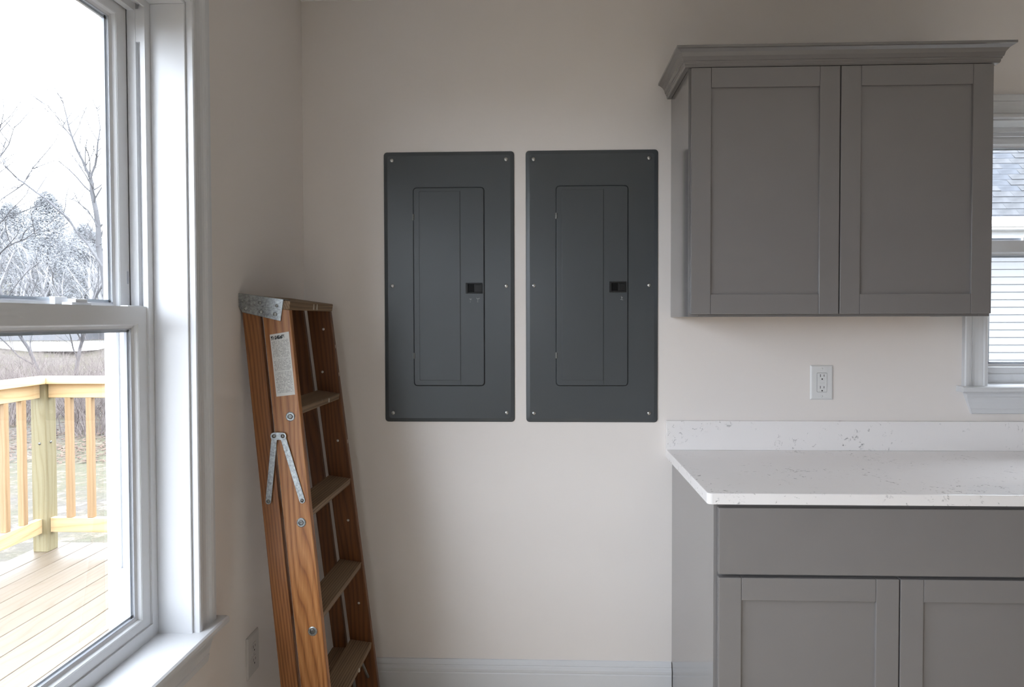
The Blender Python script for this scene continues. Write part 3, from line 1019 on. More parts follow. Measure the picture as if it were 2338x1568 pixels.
# outlet low on the left wall behind the ladder (duplex)
yc, zc_ = -0.463, 0.390
p = thing("wall_outlet", (XL, yc, zc_ - 0.06), "dim white outlet low on the left wall beside the ladder", "outlet")
m = MB()
lv = [(0.0005, 0), (0.002, 0), (0.0052, 0.004), (0.0057, 0.006)]
pts = rounded_rect(yc - 0.040, yc + 0.040, zc_ - 0.062, zc_ + 0.062, 0.002, 2)
m.loft([[(XL + d_, yc + (a - yc) * (0.040 - ins) / 0.040, zc_ + (z - zc_) * (0.062 - ins) / 0.062) for a, z in pts] for d_, ins in lv])
m.build("cover_plate", 'outlet_dim', p)
for s in (-1, 1):
    pts = rounded_rect(yc - 0.0172, yc + 0.0172, zc_ + s * 0.0195 - 0.0143, zc_ + s * 0.0195 + 0.0143, 0.009, 4)
    rr = MB().loft([[(XL + d_, a, z) for a, z in pts] for d_ in (0.0055, 0.0075)]).build("receptacle", 'outlet_dim', p)
    m = MB()
    cz_ = zc_ + s * 0.0195
    m.box(XL + 0.0074, XL + 0.0078, yc - 0.0072, yc - 0.0055, cz_ - 0.001, cz_ + 0.008)
    m.box(XL + 0.0074, XL + 0.0078, yc + 0.0055, yc + 0.0072, cz_ + 0.0, cz_ + 0.007)
    m.lathe([(0.0025, 0), (0.0025, 0.0004)], (XL + 0.0074, yc, cz_ - 0.0075), (1, 0, 0), 12)
    m.build("socket_slots", 'slot', rr)
MB().lathe([(0.0033, 0), (0.003, 0.001), (0.0003, 0.0014)], (XL + 0.0055, yc, zc_), (1, 0, 0), 12).build("screw", 'outlet_dim', p, smooth=True)


# ------------------------------------------------------------------ step ladder
lad = thing("step_ladder", (-0.60, -0.32, 0),
            "old folded wooden step ladder with metal brackets leaning in the corner", "ladder")
K = 0.112


def xf(z):
    return -0.715 + (1.375 - z) * K


def yn(z):
    return -0.520 - (1.375 - z) * 0.045


def yfar(z):
    return -0.135 + (1.375 - z) * 0.030


RW, RT = 0.078, 0.021
GAP, LW = 0.010, 0.050
TILT = math.radians(8.0)


def rail_piece(name, mat, off0, off1, ytop, ybot, zt0, zt1, th, side):
    """board between offsets off0 (front) and off1 (back) behind the front edge line"""
    m = MB()
    ring = []
    for z_a, z_b, yy in ((0.0, 0.0, ybot), (zt0, zt1, ytop)):
        y2 = yy + th * side
        ring.append([(xf(z_a) - off0, yy, z_a), (xf(z_b) - off1, yy, z_b), (xf(z_b) - off1, y2, z_b), (xf(z_a) - off0, y2, z_a)])
    m.loft(ring)
    return m.build(name, mat, lad, 0.0022, 2)


zt = 1.405
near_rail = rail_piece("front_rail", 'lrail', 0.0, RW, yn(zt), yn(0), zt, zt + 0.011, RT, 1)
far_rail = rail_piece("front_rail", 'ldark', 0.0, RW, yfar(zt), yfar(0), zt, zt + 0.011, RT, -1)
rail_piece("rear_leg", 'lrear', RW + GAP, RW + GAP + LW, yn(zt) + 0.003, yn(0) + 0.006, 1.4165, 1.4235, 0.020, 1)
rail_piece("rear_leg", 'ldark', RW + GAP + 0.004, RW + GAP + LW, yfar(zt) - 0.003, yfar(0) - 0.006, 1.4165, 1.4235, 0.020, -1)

ct_, st_ = math.cos(TILT), math.sin(TILT)


def tilted_board(name, mat, xfront, ztop, depth, th, ya, yb, bevel=0.002):
    """board whose top front edge is at xfront, ztop and which rises to the back by TILT"""
    fx = Vector((-ct_, 0, st_)) * depth
    dn = Vector((-st_, 0, -ct_)) * th
    c = []
    for y in (ya, yb):
        a = Vector((xfront, y, ztop))
        c.append([a, a + fx, a + fx + dn, a + dn])
    m = MB().loft(c)
    return m.build(name, mat, lad, bevel, 2)


for zs in (1.128, 0.836, 0.545, 0.262):
    tilted_board("step", 'lstep', xf(zs) - 0.002, zs, 0.076, 0.021, yn(zs) + RT, yfar(zs) - RT)
# rear rungs
for zs in (0.235,):
    m = MB()
    x_ = xf(zs) - RW - GAP - LW * 0.55
    m.box(x_ - 0.026, x_ + 0.022, yn(zs) + 0.024, yfar(zs) - 0.024, zs - 0.010, zs + 0.010)
    m.build("rear_rung", 'lstep', lad, 0.002, 2)

# top cap
capx, capz = -0.714, 1.4300
cap = tilted_board("top_cap", 'lstep', capx, capz, 0.148, 0.026, yn(1.42) - 0.004, yfar(1.42) + 0.004, 0.004)
# galvanised end bracket: strip wrapped round the cap end and a trapezoid plate on the rails
fxv = Vector((-ct_, 0, st_)); dnv = Vector((-st_, 0, -ct_))
yc0 = yn(1.42) - 0.004


def on_cap(d, s, y):
    """d back from the front edge, s down from the top"""
    return Vector((capx, y, capz)) + fxv * d + dnv * s


def near_plate(pts, y, th):
    return MB().loft([[on_cap(d, s, y) for d, s in pts], [on_cap(d, s, y - th) for d, s in pts]])


br = near_plate([(0.0195, -0.002), (0.1500, -0.002), (0.1540, 0.004), (0.1540, 0.0255), (0.0195, 0.0275)], yc0 - 0.0002, 0.0022)
brk = br.build("cap_bracket", 'galv', lad, 0.0008, 1)
m = MB()
m.loft([[on_cap(d, s, y) for d, s in [(0.0195, -0.0022), (0.1505, -0.0022), (0.1505, -0.0004), (0.0195, -0.0004)]] for y in (yc0 - 0.002, yc0 + 0.050)])
m.build("bracket_top", 'galv', brk, 0.0004, 1)
br2 = near_plate([(0.0200, 0.0265), (0.1520, 0.0245), (0.1440, 0.0360), (0.1320, 0.0500), (0.0200, 0.0600)], yc0 + 0.0005, 0.0022)
brk2 = br2.build("cap_bracket", 'galv', lad, 0.0006, 1)


def rivet(c, r, parent, mat='galv'):
    m = MB().lathe([(r, 0), (r, 0.0012), (r * 0.8, 0.0026), (r * 0.4, 0.0036), (0.0003, 0.0039)], c, (0, -1, 0), 14)
    return m.build("rivet", mat, parent, smooth=True)


for d_, s_, pr in ((0.036, 0.018, brk), (0.085, 0.0165, brk), (0.136, 0.0165, brk),
                   (0.038, 0.0425, brk2), (0.079, 0.0410, brk2), (0.124, 0.0380, brk2)):
    yy = (yc0 - 0.0022) if pr is brk else (yc0 - 0.0015)
    rivet(on_cap(d_, s_, yy), 0.0058 if pr is brk2 else 0.0045, pr)

# step rods: washer ends on the outer face of the near rail
for zs in (1.104, 0.807, 0.505, 0.220):
    c = (xf(zs) - 0.0285, yn(zs) + 0.0005, zs)
    m = MB().lathe([(0.0132, 0), (0.0132, 0.0018), (0.0112, 0.003), (0.0078, 0.003), (0.0072, 0.0012), (0.0003, 0.0010)], c, (0, -1, 0), 22)
    w_ = m.build("rod_washer", 'galv', lad, smooth=False)
    MB().lathe([(0.0070, 0), (0.0062, 0.0018), (0.004, 0.0022), (0.0003, 0.001)], (c[0], c[1] - 0.0010, c[2]), (0, -1, 0), 14).build("rod_end", 'hinge', w_, smooth=True)

# folded spreader: hinge plate and two arms
hz = 1.050


def nearp(x, z, lift):
    return Vector((x, yn(z) - lift, z))


def flat_bar(pa, pb, w, lift_a, lift_b, th, name, parent, mat='galv'):
    """flat rounded bar on the near face between (x,z) points"""
    a, b_ = Vector((pa[0], 0, pa[1])), Vector((pb[0], 0, pb[1]))
    d = (b_ - a).normalized()
    n = Vector((-d.z, 0, d.x))
    pts = []
    for k in range(7):
        an = math.pi / 2 + math.pi * k / 6
        pts.append((a + d * math.cos(an) * w / 2 + n * math.sin(an) * w / 2, lift_a))
    for k in range(7):
        an = -math.pi / 2 + math.pi * k / 6
        pts.append((b_ + d * math.cos(an) * w / 2 + n * math.sin(an) * w / 2, lift_b))
    m = MB().loft([[nearp(q.x, q.z, l) for q, l in pts], [nearp(q.x, q.z, l + th) for q, l in pts]])
    return m.build(name, mat, parent, 0.0005, 1)


hx = xf(hz) - RW + 0.0125
for (ax_, az_), (bx_, bz_) in (((hx - 0.0125, hz - 0.004), (xf(0.872) - RW - GAP - 0.027, 0.866)),
                               ((hx + 0.0125, hz - 0.004), (xf(0.872) - 0.0185, 0.869))):
    arm = flat_bar((ax_, az_), (bx_, bz_), 0.0165, 0.004, 0.0008, 0.0022, "spreader_arm", lad)
    MB().lathe([(0.0055, 0), (0.0045, 0.002), (0.0003, 0.003)], nearp(bx_, bz_, 0.0028), (0, -1, 0), 12).build("rivet", 'hinge', arm, smooth=True)
pl = flat_bar((hx - 0.0125, hz), (hx + 0.0125, hz), 0.021, 0.0066, 0.0066, 0.0022, "spreader_hinge", lad)
for s in (-1, 1):
    MB().lathe([(0.0060, 0), (0.0050, 0.002), (0.0003, 0.003)], nearp(hx + s * 0.0125, hz, 0.0086), (0, -1, 0), 14).build("rivet", 'hinge', pl, smooth=True)

# instruction label on the near rail
lm = bpy.data.meshes.new("label")
q = [(xf(1.160) - 0.0625, 1.160), (xf(1.166) - 0.0085, 1.166), (xf(1.341) - 0.0085, 1.344), (xf(1.333) - 0.0640, 1.335)]
vv = [nearp(x, z, 0.0006) for x, z in q] + [nearp(x, z, -0.0003) for x, z in q]
lm.from_pydata([tuple(v) for v in vv], [], [(0, 1, 2, 3), (4, 7, 6, 5), (0, 4, 5, 1), (1, 5, 6, 2), (2, 6, 7, 3), (3, 7, 4, 0)])
uvl = lm.uv_layers.new(name="UVMap")
uvc = [(0, 0), (1, 0), (1, 1), (0, 1)]
for poly in lm.polygons:
    for li in poly.loop_indices:
        vi = lm.loops[li].vertex_index
        uvl.data[li].uv = uvc[vi % 4]
lm.materials.append(MT['label'])
lo = link("instruction_label", lm, lad)
lo['label'] = "white paper label covered in small print"

# screw heads on the inner face of the far rail, diagonal brace, paint flecks
for z_, dx_ in ((1.345, 0.030), (0.965, 0.030), (1.20, 0.052), (0.69, 0.03), (0.40, 0.03)):
    m = MB().lathe([(0.0045, 0), (0.004, 0.0012), (0.0003, 0.002)], (xf(z_) - dx_, yfar(z_) - RT, z_), (0, -1, 0), 10)
    m.build("rail_screw", 'screw', lad, smooth=True)
m = MB()
a = Vector((xf(0.25) - 0.014, yfar(0.25) - 0.11, 0.236)); b_ = Vector((xf(0.14) - 0.03, yfar(0.14) - RT - 0.002, 0.14))
m.tube(a, b_, 0.0045, None, 8)
m.build("step_brace", 'galv', lad)
fl = random.Random(3)
for z_, side in ((1.352, 'rear'), (1.26, 'rear'), (1.285, 'edge'), (1.19, 'edge'), (0.96, 'edge'), (1.118, 'step'), (1.42, 'cap'), (1.421, 'cap'), (0.25, 'step4'), (0.249, 'step4')):
    s = 0.003 + fl.random() * 0.003
    m = MB()
    if side == 'rear':
        x_ = xf(z_) - RW - GAP - LW + 0.006
        m.box(x_, x_ + s * 1.6, yn(z_) + 0.0028, yn(z_) + 0.0036, z_ - s / 2, z_ + s / 2)
    elif side == 'edge':
        m.box(xf(z_) - 0.0006, xf(z_) + 0.0006, yfar(z_) - 0.013, yfar(z_) - 0.013 + s, z_ - s * 1.5, z_ + s * 1.5)
    elif side == 'step':
        y_ = -0.27
        m.box(xf(z_) - 0.004, xf(z_) - 0.001, y_, y_ + 0.006, z_ - 0.006, z_ + 0.006)
    elif side == 'cap':
        y_ = -0.34 + fl.random() * 0.05
        m.box(capx - 0.003, capx + 0.0006, y_, y_ + 0.004, capz - 0.022, capz - 0.004)
    else:
        y_ = -0.36 + fl.random() * 0.15
        m.box(xf(z_) - 0.006, xf(z_) - 0.001, y_, y_ + 0.008, z_ - 0.004, z_ + 0.006)
    m.build("paint_fleck", 'fleck', lad, 0.0004, 1)

# ------------------------------------------------------------------ deck outside the left window
DZ = -0.035
dk = thing("deck", (-2.1, -1.2, DZ - 0.04), "pale new wooden deck floor outside the large window", "deck")
pw, gp = 0.1405, 0.0045
x = -3.145
proto = None
while x < -1.065:
    w_ = min(pw, -1.060 - x)
    if proto is None or w_ < pw - 1e-4:
        m = MB().box(-w_ / 2, w_ / 2, -3.2, 3.2, -0.038, 0)
        pl_ = m.build("plank", 'deck', dk, 0.002, 1, loc=(x + w_ / 2, -1.46, DZ))
        if proto is None:
            proto = pl_
    else:
        instance(proto, dk, (x + w_ / 2, -1.46, DZ))
    x += pw + gp
for jx0, jx1, jy0, jy1 in ((-3.14, -1.04, 1.700, 1.738), (-3.14, -3.10, -4.6, 1.69), (-1.10, -1.04, -4.6, 1.69), (-3.1, -1.1, -4.66, -4.62)):
    MB().box(jx0, jx1, jy0, jy1, DZ - 0.24, DZ - 0.039).build("joist", 'pine_x', dk)
for px_, py_ in ((-3.06, 1.6), (-3.06, -1.4), (-3.06, -4.4), (-1.2, 1.6)):
    MB().box(px_ - 0.045, px_ + 0.045, py_ - 0.045, py_ + 0.045, -0.95, DZ - 0.24).build("support_post", 'pine_post', dk)

rl = thing("deck_railing", (-3.06, 1.6, DZ), "pale wooden deck railing with square balusters outside the large window", "railing")
post = MB().box(-3.108, -3.018, 1.560, 1.650, DZ, 0.993).build("post", 'pine_post', rl, 0.004, 2)
for y_, x_ in ((1.560, -3.056), (None, 1.602)):
    m = MB()
    if y_ is not None:
        m.lathe([(0.008, 0), (0.008, 0.002), (0.004, 0.004), (0.0003, 0.0045)], (x_, y_, 0.628), (0, -1, 0), 12)
    else:
        m.lathe([(0.008, 0), (0.008, 0.002), (0.004, 0.004), (0.0003, 0.0045)], (-3.018, x_, 0.632), (1, 0, 0), 12)
    m.build("bolt_head", 'hinge', post, smooth=True)
for py_ in (-1.2, -4.3):
    MB().box(-3.108, -3.018, py_, py_ + 0.09, DZ, 0.993).build("post", 'pine_post', rl, 0.004, 2)
MB().box(-1.17, -1.08, 1.560, 1.650, DZ, 0.993).build("post", 'pine_post', rl, 0.004, 2)
# caps, mitred at the corner
c = [(-3.131, -4.45), (-2.991, -4.45), (-2.991, 1.533), (-3.131, 1.673)]
MB().loft([[(a, b_, z) for a, b_ in c] for z in (0.9935, 1.0315)]).build("cap_rail", 'pine_y', rl, 0.003, 2)
c = [(-2.9905, 1.533), (-1.06, 1.533), (-1.06, 1.673), (-3.1305, 1.673)]
MB().loft([[(a, b_, z) for a, b_ in c] for z in (0.9935, 1.0315)]).build("cap_rail", 'pine_x', rl, 0.003, 2)
for a, c_ in ((-1.11, 1.5595), (-4.21, -1.2005)):
    MB().box(-3.086, -3.048, a, c_, 0.905, 0.993).build("top_rail", 'pine_y', rl, 0.002, 1)
    MB().box(-3.086, -3.048, a, c_, 0.080, 0.168).build("bottom_rail", 'pine_y', rl, 0.002, 1)
MB().box(-3.0175, -1.1705, 1.586, 1.624, 0.905, 0.993).build("top_rail", 'pine_x', rl, 0.002, 1)
MB().box(-3.0175, -1.1705, 1.586, 1.624, 0.080, 0.168).build("bottom_rail", 'pine_x', rl, 0.002, 1)
bal = None
spots = [(-2.90 + k * 0.131, 1.605) for k in range(14)]
spots += [(-3.067, 1.435 - k * 0.131) for k in range(19) if 1.435 - k * 0.131 > -1.0] + [(-3.067, -1.35 - k * 0.131) for k in range(20)]
for bx_, by_ in spots:
    if bal is None:
        bal = MB().box(-0.0178, 0.0178, -0.0178, 0.0178, 0.1685, 0.9045).build("baluster", 'pine', rl, 0.002, 1, loc=(bx_, by_, 0))
    else:
        instance(bal, rl, (bx_, by_, 0))

# ------------------------------------------------------------------ garden
GZ = -0.95
g = MB()
nx, ny = 40, 40
gx0, gx1, gy0, gy1 = -110.0, 60.0, -40.0, 130.0


def ground_z(x, y):
    d = math.hypot(x, y + 2.4)
    z = GZ + 0.06 * math.sin(x * 0.7) * math.cos(y * 0.5) * min(1, max(0, (d - 8) / 10))
    z -= 0.030 * max(0, min(d, 46) - 20)
    if d > 50:
        z += (d - 50) * 0.17
    return z


for j in range(ny + 1):
    for i in range(nx + 1):
        xx, yy = gx0 + (gx1 - gx0) * i / nx, gy0 + (gy1 - gy0) * j / ny
        g.v.append((xx, yy, ground_z(xx, yy)))
for j in range(ny):
    for i in range(nx):
        a = j * (nx + 1) + i
        g.f.append([a, a + 1, a + nx + 2, a + nx + 1])
g.build("ground", 'lawn', None, smooth=True, kind='structure')


def ray_xy(px, d):
    """ground-plan position seen at picture column px at depth d from the viewpoint"""
    t_ = math.tan(math.atan((px - CX) / F_PX) + YAW)
    return t_ * d, d - 2.4


def branch(mb, p, d, L, r, depth, rng, sides):
    n = {0: 2, 1: 3, 2: 4}.get(depth, 5)
    q = p.copy()
    rr = r
    for i in range(n):
        d = (d + Vector((rng.uniform(-1, 1), rng.uniform(-1, 1), rng.uniform(-0.6, 0.8))) * 0.24).normalized()
        q2 = q + d * (L / n)
        r2 = rr * (0.84 if depth > 0 else 0.6)
        mb.tube(q, q2, rr, r2, sides if depth > 1 else 3, cap=False)
        if depth > 0 and i > 0:
            for _ in range(2 if depth > 1 else rng.randint(1, 2)):
                az = rng.uniform(0, 2 * math.pi)
                side = Vector((math.cos(az), math.sin(az), 0))
                nd = (d * 0.8 + side * rng.uniform(0.4, 0.9) + Vector((0, 0, 0.2))).normalized()
                branch(mb, q.lerp(q2, rng.uniform(0.2, 1.0)), nd, L * rng.uniform(0.40, 0.62), r2 * 0.5, depth - 1, rng, sides)
        q, rr = q2, r2


def limb_tree(name, dist, limbs, label, seed, twigs=1.0, mat='bark'):
    """main limbs given as (column, row) paths at one distance, wandering in depth, with random twigs"""
    rng = random.Random(seed)
    mb = MB()
    bx_, by_ = ray_xy(limbs[0][0][0][0], dist)
    bz_ = ground_z(bx_, by_) - 0.05
    org = Vector((bx_, by_, bz_))
    for pts, r0, r1 in limbs:
        dd = dist
        path = []
        for k, (px_, py_) in enumerate(pts):
            if k:
                dd += rng.uniform(-0.12, 0.12)
            x_, y_ = ray_xy(px_, dd)
            path.append(Vector((x_, y_, CAM_H + (730.5 - py_) / F_PX * dd * 1.027)) - org)
        if limbs[0][0] is pts:
            path[0] = Vector((0, 0, 0))
        n = len(path) - 1
        for k in range(n):
            ra, rb = r0 + (r1 - r0) * k / n, r0 + (r1 - r0) * (k + 1) / n
            a_, b2 = path[k], path[k + 1]
            mid_ = a_.lerp(b2, 0.5) + Vector((rng.uniform(-1, 1), rng.uniform(-1, 1), rng.uniform(-1, 1))) * (b2 - a_).length * 0.05
            mb.tube(a_, mid_, ra, (ra + rb) / 2, 7, cap=False)
            mb.tube(mid_, b2, (ra + rb) / 2, rb, 7, cap=False)
            if k >= n * 0.35 or limbs[0][0] is not pts:
                for _ in range(int(3 * twigs + rng.random())):
                    az = rng.uniform(0, 2 * math.pi)
                    d = ((b2 - a_).normalized() * 0.7 + Vector((math.cos(az), math.sin(az), 0.25)) * 0.8).normalized()
                    branch(mb, a_.lerp(b2, rng.random()), d, rng.uniform(0.5, 1.1), max(0.0095, rb * 0.4), 2, rng, 4)
    o = mb.build(name, mat, None, smooth=True, loc=org)
    return tag(o, label, "tree")


def bare_tree(name, px, dist, h, r, depth, seed, label, cat, group=None, lean=(0, 0), mat='bark'):
    rng = random.Random(seed)
    x_, y_ = ray_xy(px, dist)
    z_ = ground_z(x_, y_) - 0.05
    mb = MB()
    d = Vector((lean[0], lean[1], 1)).normalized()
    branch(mb, Vector((0, 0, 0)), d, h, r, depth, rng, 6)
    o = mb.build(name, mat, None, smooth=True, loc=(x_, y_, z_))
    return tag(o, label, cat, group)


limb_tree("bare_tree", 15.5, [
    ([(262, 1010), (250, 800), (238, 620), (228, 520), (215, 440), (211, 405)], 0.085, 0.042),
    ([(211, 405), (195, 370), (172, 318), (160, 270), (150, 225)], 0.034, 0.007),
    ([(212, 410), (224, 380), (230, 330), (236, 295), (228, 245)], 0.028, 0.007),
    ([(228, 520), (205, 482), (180, 462), (158, 455)], 0.018, 0.006),
    ([(233, 560), (212, 545), (188, 515)], 0.016, 0.006),
    ([(172, 318), (150, 290), (132, 255)], 0.014, 0.005)],
    "tall leafless forked tree nearest the right edge of the window glass", 11)
limb_tree("bare_tree", 13.4, [
    ([(262, 1030), (255, 760), (236, 610), (205, 560), (160, 500), (110, 455), (62, 420), (38, 402)], 0.030, 0.013),
    ([(62, 420), (30, 442), (-4, 470)], 0.012, 0.007),
    ([(60, 422), (78, 392), (84, 372)], 0.010, 0.004),
    ([(40, 404), (22, 386), (14, 372)], 0.010, 0.004)],
    "thin leafless sapling leaning left across the upper window", 12, 0.6)
limb_tree("bare_tree", 14.5, [
    ([(-48, 1010), (-36, 700), (-20, 520), (-8, 420), (2, 330), (9, 285)], 0.075, 0.008),
    ([(-16, 480), (6, 360), (28, 332), (42, 290)], 0.022, 0.006),
    ([(-26, 600), (16, 566), (62, 545), (95, 520)], 0.020, 0.006),
    ([(-20, 530), (14, 500), (40, 470)], 0.018, 0.006)],
    "leafless tree at the left edge of the photo beyond the deck", 13)
bare_tree("bare_tree", 95, 21.0, 4.4, 0.07, 3, 45, "leafless tree standing behind the deck corner post", "tree", lean=(0.02, 0))
bare_tree("bare_tree", 170, 24.0, 4.2, 0.08, 3, 52, "small leafless tree between the corner post and the window edge", "tree", lean=(-0.03, 0))

# evergreen: tiers of drooping boughs on a trunk
def evergreen(px, dist, h, rad, seed, label):
    rng = random.Random(seed)
    x_, y_ = ray_xy(px, dist)
    z_ = ground_z(x_, y_)
    e = thing("evergreen_tree", (x_, y_, z_), label, "tree")
    MB().tube((x_, y_, z_ - 0.1), (x_, y_, z_ + h), 0.16, 0.02, 7).build("trunk", 'bark', e)
    f = MB()
    n = 16000
    for i in range(n):
        t_ = rng.random() ** 0.8
        zz = h * (0.06 + 0.94 * t_)
        az = rng.uniform(0, 2 * math.pi)
        R = rad * (1 - t_) ** 0.55 * (0.75 + 0.25 * math.sin(t_ * 23 + az * 2)) * rng.uniform(0.6, 1.15) + 0.10
        rr = R * math.sqrt(rng.uniform(0.1, 1))
        c_ = Vector((x_ + rr * math.cos(az), y_ + rr * math.sin(az), z_ + zz))
        d = Vector((rng.uniform(-1, 1), rng.uniform(-1, 1), rng.uniform(-0.8, 0.9))).normalized()
        s_ = d.cross(Vector((0, 0, 1))).normalized()
        L, w_ = rng.uniform(0.10, 0.24), rng.uniform(0.015, 0.035)
        up_ = Vector((0, 0, rng.uniform(0.03, 0.09)))
        k = len(f.v)
        f.v += [tuple(c_ - s_ * w_ - d * L * 0.3), tuple(c_ + s_ * w_ - d * L * 0.3), tuple(c_ + d * L), tuple(c_ + up_)]
        f.f += [[k, k + 1, k + 3], [k + 1, k + 2, k + 3], [k + 2, k, k + 3], [k, k + 2, k + 1]]
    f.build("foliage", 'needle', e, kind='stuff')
    return e


evergreen(112, 54.0, 10.6, 4.6, 5, "tallest grey evergreen, middle of the three seen through the upper window glass")
evergreen(28, 58.0, 9.2, 5.0, 6, "broad grey evergreen left of the tallest one in the upper window glass")
evergreen(196, 60.0, 8.0, 4.0, 9, "lowest grey evergreen, right of the tallest one in the upper window glass")

# thicket of leafless bushes along the lawn edge
bush_meshes = []
for s in range(5):
    rng = random.Random(100 + s)
    mb = MB()
    for k in range(20):
        az = rng.uniform(0, 2 * math.pi)
        tl = rng.uniform(0.15, 0.7)
        d = Vector((math.cos(az) * tl, math.sin(az) * tl, 1)).normalized()
        branch(mb, Vector((math.cos(az) * 0.25, math.sin(az) * 0.25, 0)), d, rng.uniform(0.9, 1.9), rng.uniform(0.006, 0.012), 2, rng, 4)
    me = bpy.data.meshes.new("bare_bush")
    me.from_pydata(mb.v, [], mb.f)
    me.materials.append(MT['twig'])
    bush_meshes.append(me)
rng = random.Random(77)
for k in range(66):
    px_ = rng.uniform(-160, 300) if k < 46 else rng.uniform(300, 620)
    d_ = 13.2 + (k % 6) * 1.5 + rng.uniform(-0.5, 0.5)
    x_, y_ = ray_xy(px_, d_)
    o = link("bare_bush", bush_meshes[k % 5], None, None, (x_, y_, ground_z(x_, y_) - 0.03))
    o.rotation_euler = (0, 0, rng.uniform(0, 6.28))
    sc_ = rng.uniform(0.62, 0.95)
    o.scale = (sc_, sc_, sc_)
    tag(o, "grey-brown leafless bush in the thicket behind the lawn", "bush", "leafless bushes of the thicket")

# leaf litter strip at the edge of the thicket
m = MB()
rg = random.Random(9)
for i in range(9000):
    px_ = rg.uniform(-200, 620)
    d_ = rg.uniform(11.6, 17.5) if rg.random() < 0.8 else rg.uniform(10.6, 12)
    x_, y_ = ray_xy(px_, d_)
    z_ = ground_z(x_, y_) + rg.uniform(0.01, 0.05)
    s_ = rg.uniform(0.018, 0.040)
    a_ = rg.uniform(0, 6.28)
    u_ = Vector((math.cos(a_), math.sin(a_), rg.uniform(-0.3, 0.3))) * s_
    w_ = Vector((-math.sin(a_), math.cos(a_), rg.uniform(-0.3, 0.3))) * s_ * 0.6
    c_ = Vector((x_, y_, z_))
    k = len(m.v)
    m.v += [tuple(c_ - u_), tuple(c_ + w_), tuple(c_ + u_), tuple(c_ - w_), tuple(c_ + Vector((0, 0, s_ * 0.3)))]
    m.f += [[k, k + 1, k + 4], [k + 1, k + 2, k + 4], [k + 2, k + 3, k + 4], [k + 3, k, k + 4], [k, k + 3, k + 2, k + 1]]
o = m.build("leaf_litter", 'litter', None, kind='stuff')
tag(o, "reddish fallen leaves along the foot of the thicket", "leaves")

# distant woods, nobody could count the stems
m = MB()
rg = random.Random(19)
for i in range(300):
    px_ = rg.uniform(-240, 345) if i < 170 else rg.uniform(345, 760)
    d_ = rg.uniform(46, 88)
    x_, y_ = ray_xy(px_, d_)
    branch(m, Vector((x_, y_, ground_z(x_, y_))), Vector((rg.uniform(-0.1, 0.1), rg.uniform(-0.1, 0.1), 1)), rg.uniform(3.5, 6.5), rg.uniform(0.08, 0.16), 2, rg, 4)
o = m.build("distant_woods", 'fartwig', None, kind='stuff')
tag(o, "haze-coloured leafless woods far behind the thicket", "woods")

# white house far down the slope
hx_, hy_ = ray_xy(62, 44)
fh = thing("far_house", (hx_, hy_, ground_z(hx_, hy_)), "low white house with grey roof glimpsed through the thicket", "house")
hz_ = ground_z(hx_, hy_)
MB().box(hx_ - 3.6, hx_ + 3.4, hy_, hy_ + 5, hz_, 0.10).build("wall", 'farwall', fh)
MB().hexa([(hx_ - 3.9, hy_ - 0.4, 0.02), (hx_ + 3.7, hy_ - 0.4, 0.02), (hx_ + 3.7, hy_ + 5.4, 0.02), (hx_ - 3.9, hy_ + 5.4, 0.02),
           (hx_ - 3.4, hy_ + 2.2, 1.25), (hx_ + 3.2, hy_ + 2.2, 1.25), (hx_ + 3.2, hy_ + 2.8, 1.25), (hx_ - 3.4, hy_ + 2.8, 1.25)]).build("roof", 'farroof', fh)
MB().box(hx_ - 0.8, hx_ + 0.9, hy_ - 0.05, hy_ + 0.02, hz_, -0.40).build("garage_door", 'soffit', fh)

# ------------------------------------------------------------------ neighbour's house outside the small window
NX0, NX1, NY = 3.8, 13.5, 8.0
nh = thing("neighbour_house", ((NX0 + NX1) / 2, NY, GZ), "neighbouring house with white lap siding and grey shingle roof seen through the small window", "house")
EZ = 2.66
MB().box(NX0, NX1, NY + 0.02, NY + 5.0, GZ, EZ + 0.1).build("wall", 'siding', nh)
bd = None
ex = 0.114
z = GZ + 0.1
while z < EZ - ex:
    if bd is None:
        bd = MB().hexa([(NX0, -0.022, 0), (NX1, -0.022, 0), (NX1, 0.018, 0), (NX0, 0.018, 0),
                        (NX0, -0.002, ex - 0.0004), (NX1, -0.002, ex - 0.0004), (NX1, 0.018, ex - 0.0004), (NX0, 0.018, ex - 0.0004)]).build("siding_board", 'siding', nh, loc=(0, NY, z))
    else:
        instance(bd, nh, (0, NY, z))
    z += ex
MB().box(NX0 - 0.3, NX1 + 0.3, NY - 0.40, NY - 0.0, EZ + 0.02, EZ + 0.05).build("soffit", 'soffit', nh)
MB().box(NX0 - 0.3, NX1 + 0.3, NY - 0.03, NY + 0.02, EZ - 0.16, EZ + 0.02).build("frieze_board", 'soffit', nh)
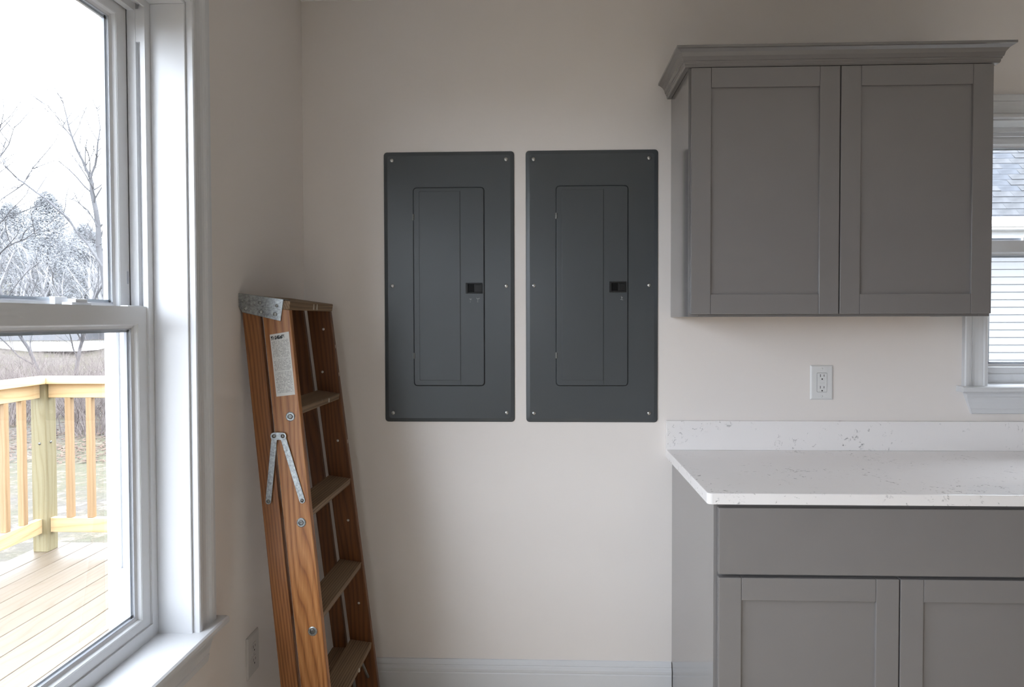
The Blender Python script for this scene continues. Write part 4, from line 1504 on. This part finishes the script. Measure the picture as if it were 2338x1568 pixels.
gt = MB().mold([(0, 0), (0, 0.10), (0.03, 0.12), (0.09, 0.125), (0.12, 0.14), (0.135, 0.14), (0.135, 0.0)],
               (NX0 - 0.3, NY - 0.42, EZ + 0.03), (NX1 + 0.3, NY - 0.42, EZ + 0.03), (0, 0, 1), (0, -1, 0))
gt.build("gutter", 'gutter', nh)
MB().box(NX0 - 0.3, NX1 + 0.3, NY - 0.42, NY - 0.40, EZ + 0.0, EZ + 0.2).build("fascia", 'gutter', nh)
# roof slab 45 degrees and individual shingles on the part in view
RZ, RY = EZ + 0.19, NY - 0.47
roof = MB().hexa([(NX0 - 0.3, RY, RZ - 0.02), (NX1 + 0.3, RY, RZ - 0.02), (NX1 + 0.3, RY + 3.6, RZ + 3.58), (NX0 - 0.3, RY + 3.6, RZ + 3.58),
                  (NX0 - 0.3, RY - 0.01, RZ), (NX1 + 0.3, RY - 0.01, RZ), (NX1 + 0.3, RY + 3.59, RZ + 3.6), (NX0 - 0.3, RY + 3.59, RZ + 3.6)]).build("roof", 'shingle2', nh)
rs = random.Random(4)
sh = []
tabw, expo = 0.30, 0.150
q2 = math.sqrt(0.5)
for v_, mt in enumerate(('shingle', 'shingle2', 'shingle')):
    th = (0.014, 0.010, 0.018)[v_]
    L = expo + 0.012
    u_ = Vector((0, q2, q2)); n_ = Vector((0, -q2, q2))
    P0 = Vector((0, 0, 0))
    w_ = tabw - 0.002
    ring = [[Vector((x_, 0, 0)) + n_ * 0.002, Vector((x_, 0, 0)) + n_ * th, Vector((x_, 0, 0)) + u_ * L + n_ * 0.006, Vector((x_, 0, 0)) + u_ * L + n_ * 0.001] for x_ in (0, w_)]
    me_ob = MB().loft(ring)
    me = bpy.data.meshes.new("shingle")
    me.from_pydata(me_ob.v, [], me_ob.f)
    me.materials.append(MT[mt])
    sh.append(me)
for row in range(24):
    off = (row % 2) * tabw / 2 + rs.uniform(-0.05, 0.05)
    for k in range(11):
        x_ = 5.7 + off + k * tabw
        link("shingle", sh[rs.choice((0, 0, 1, 2))], nh, None, (x_, RY + row * expo * q2, RZ + row * expo * q2))
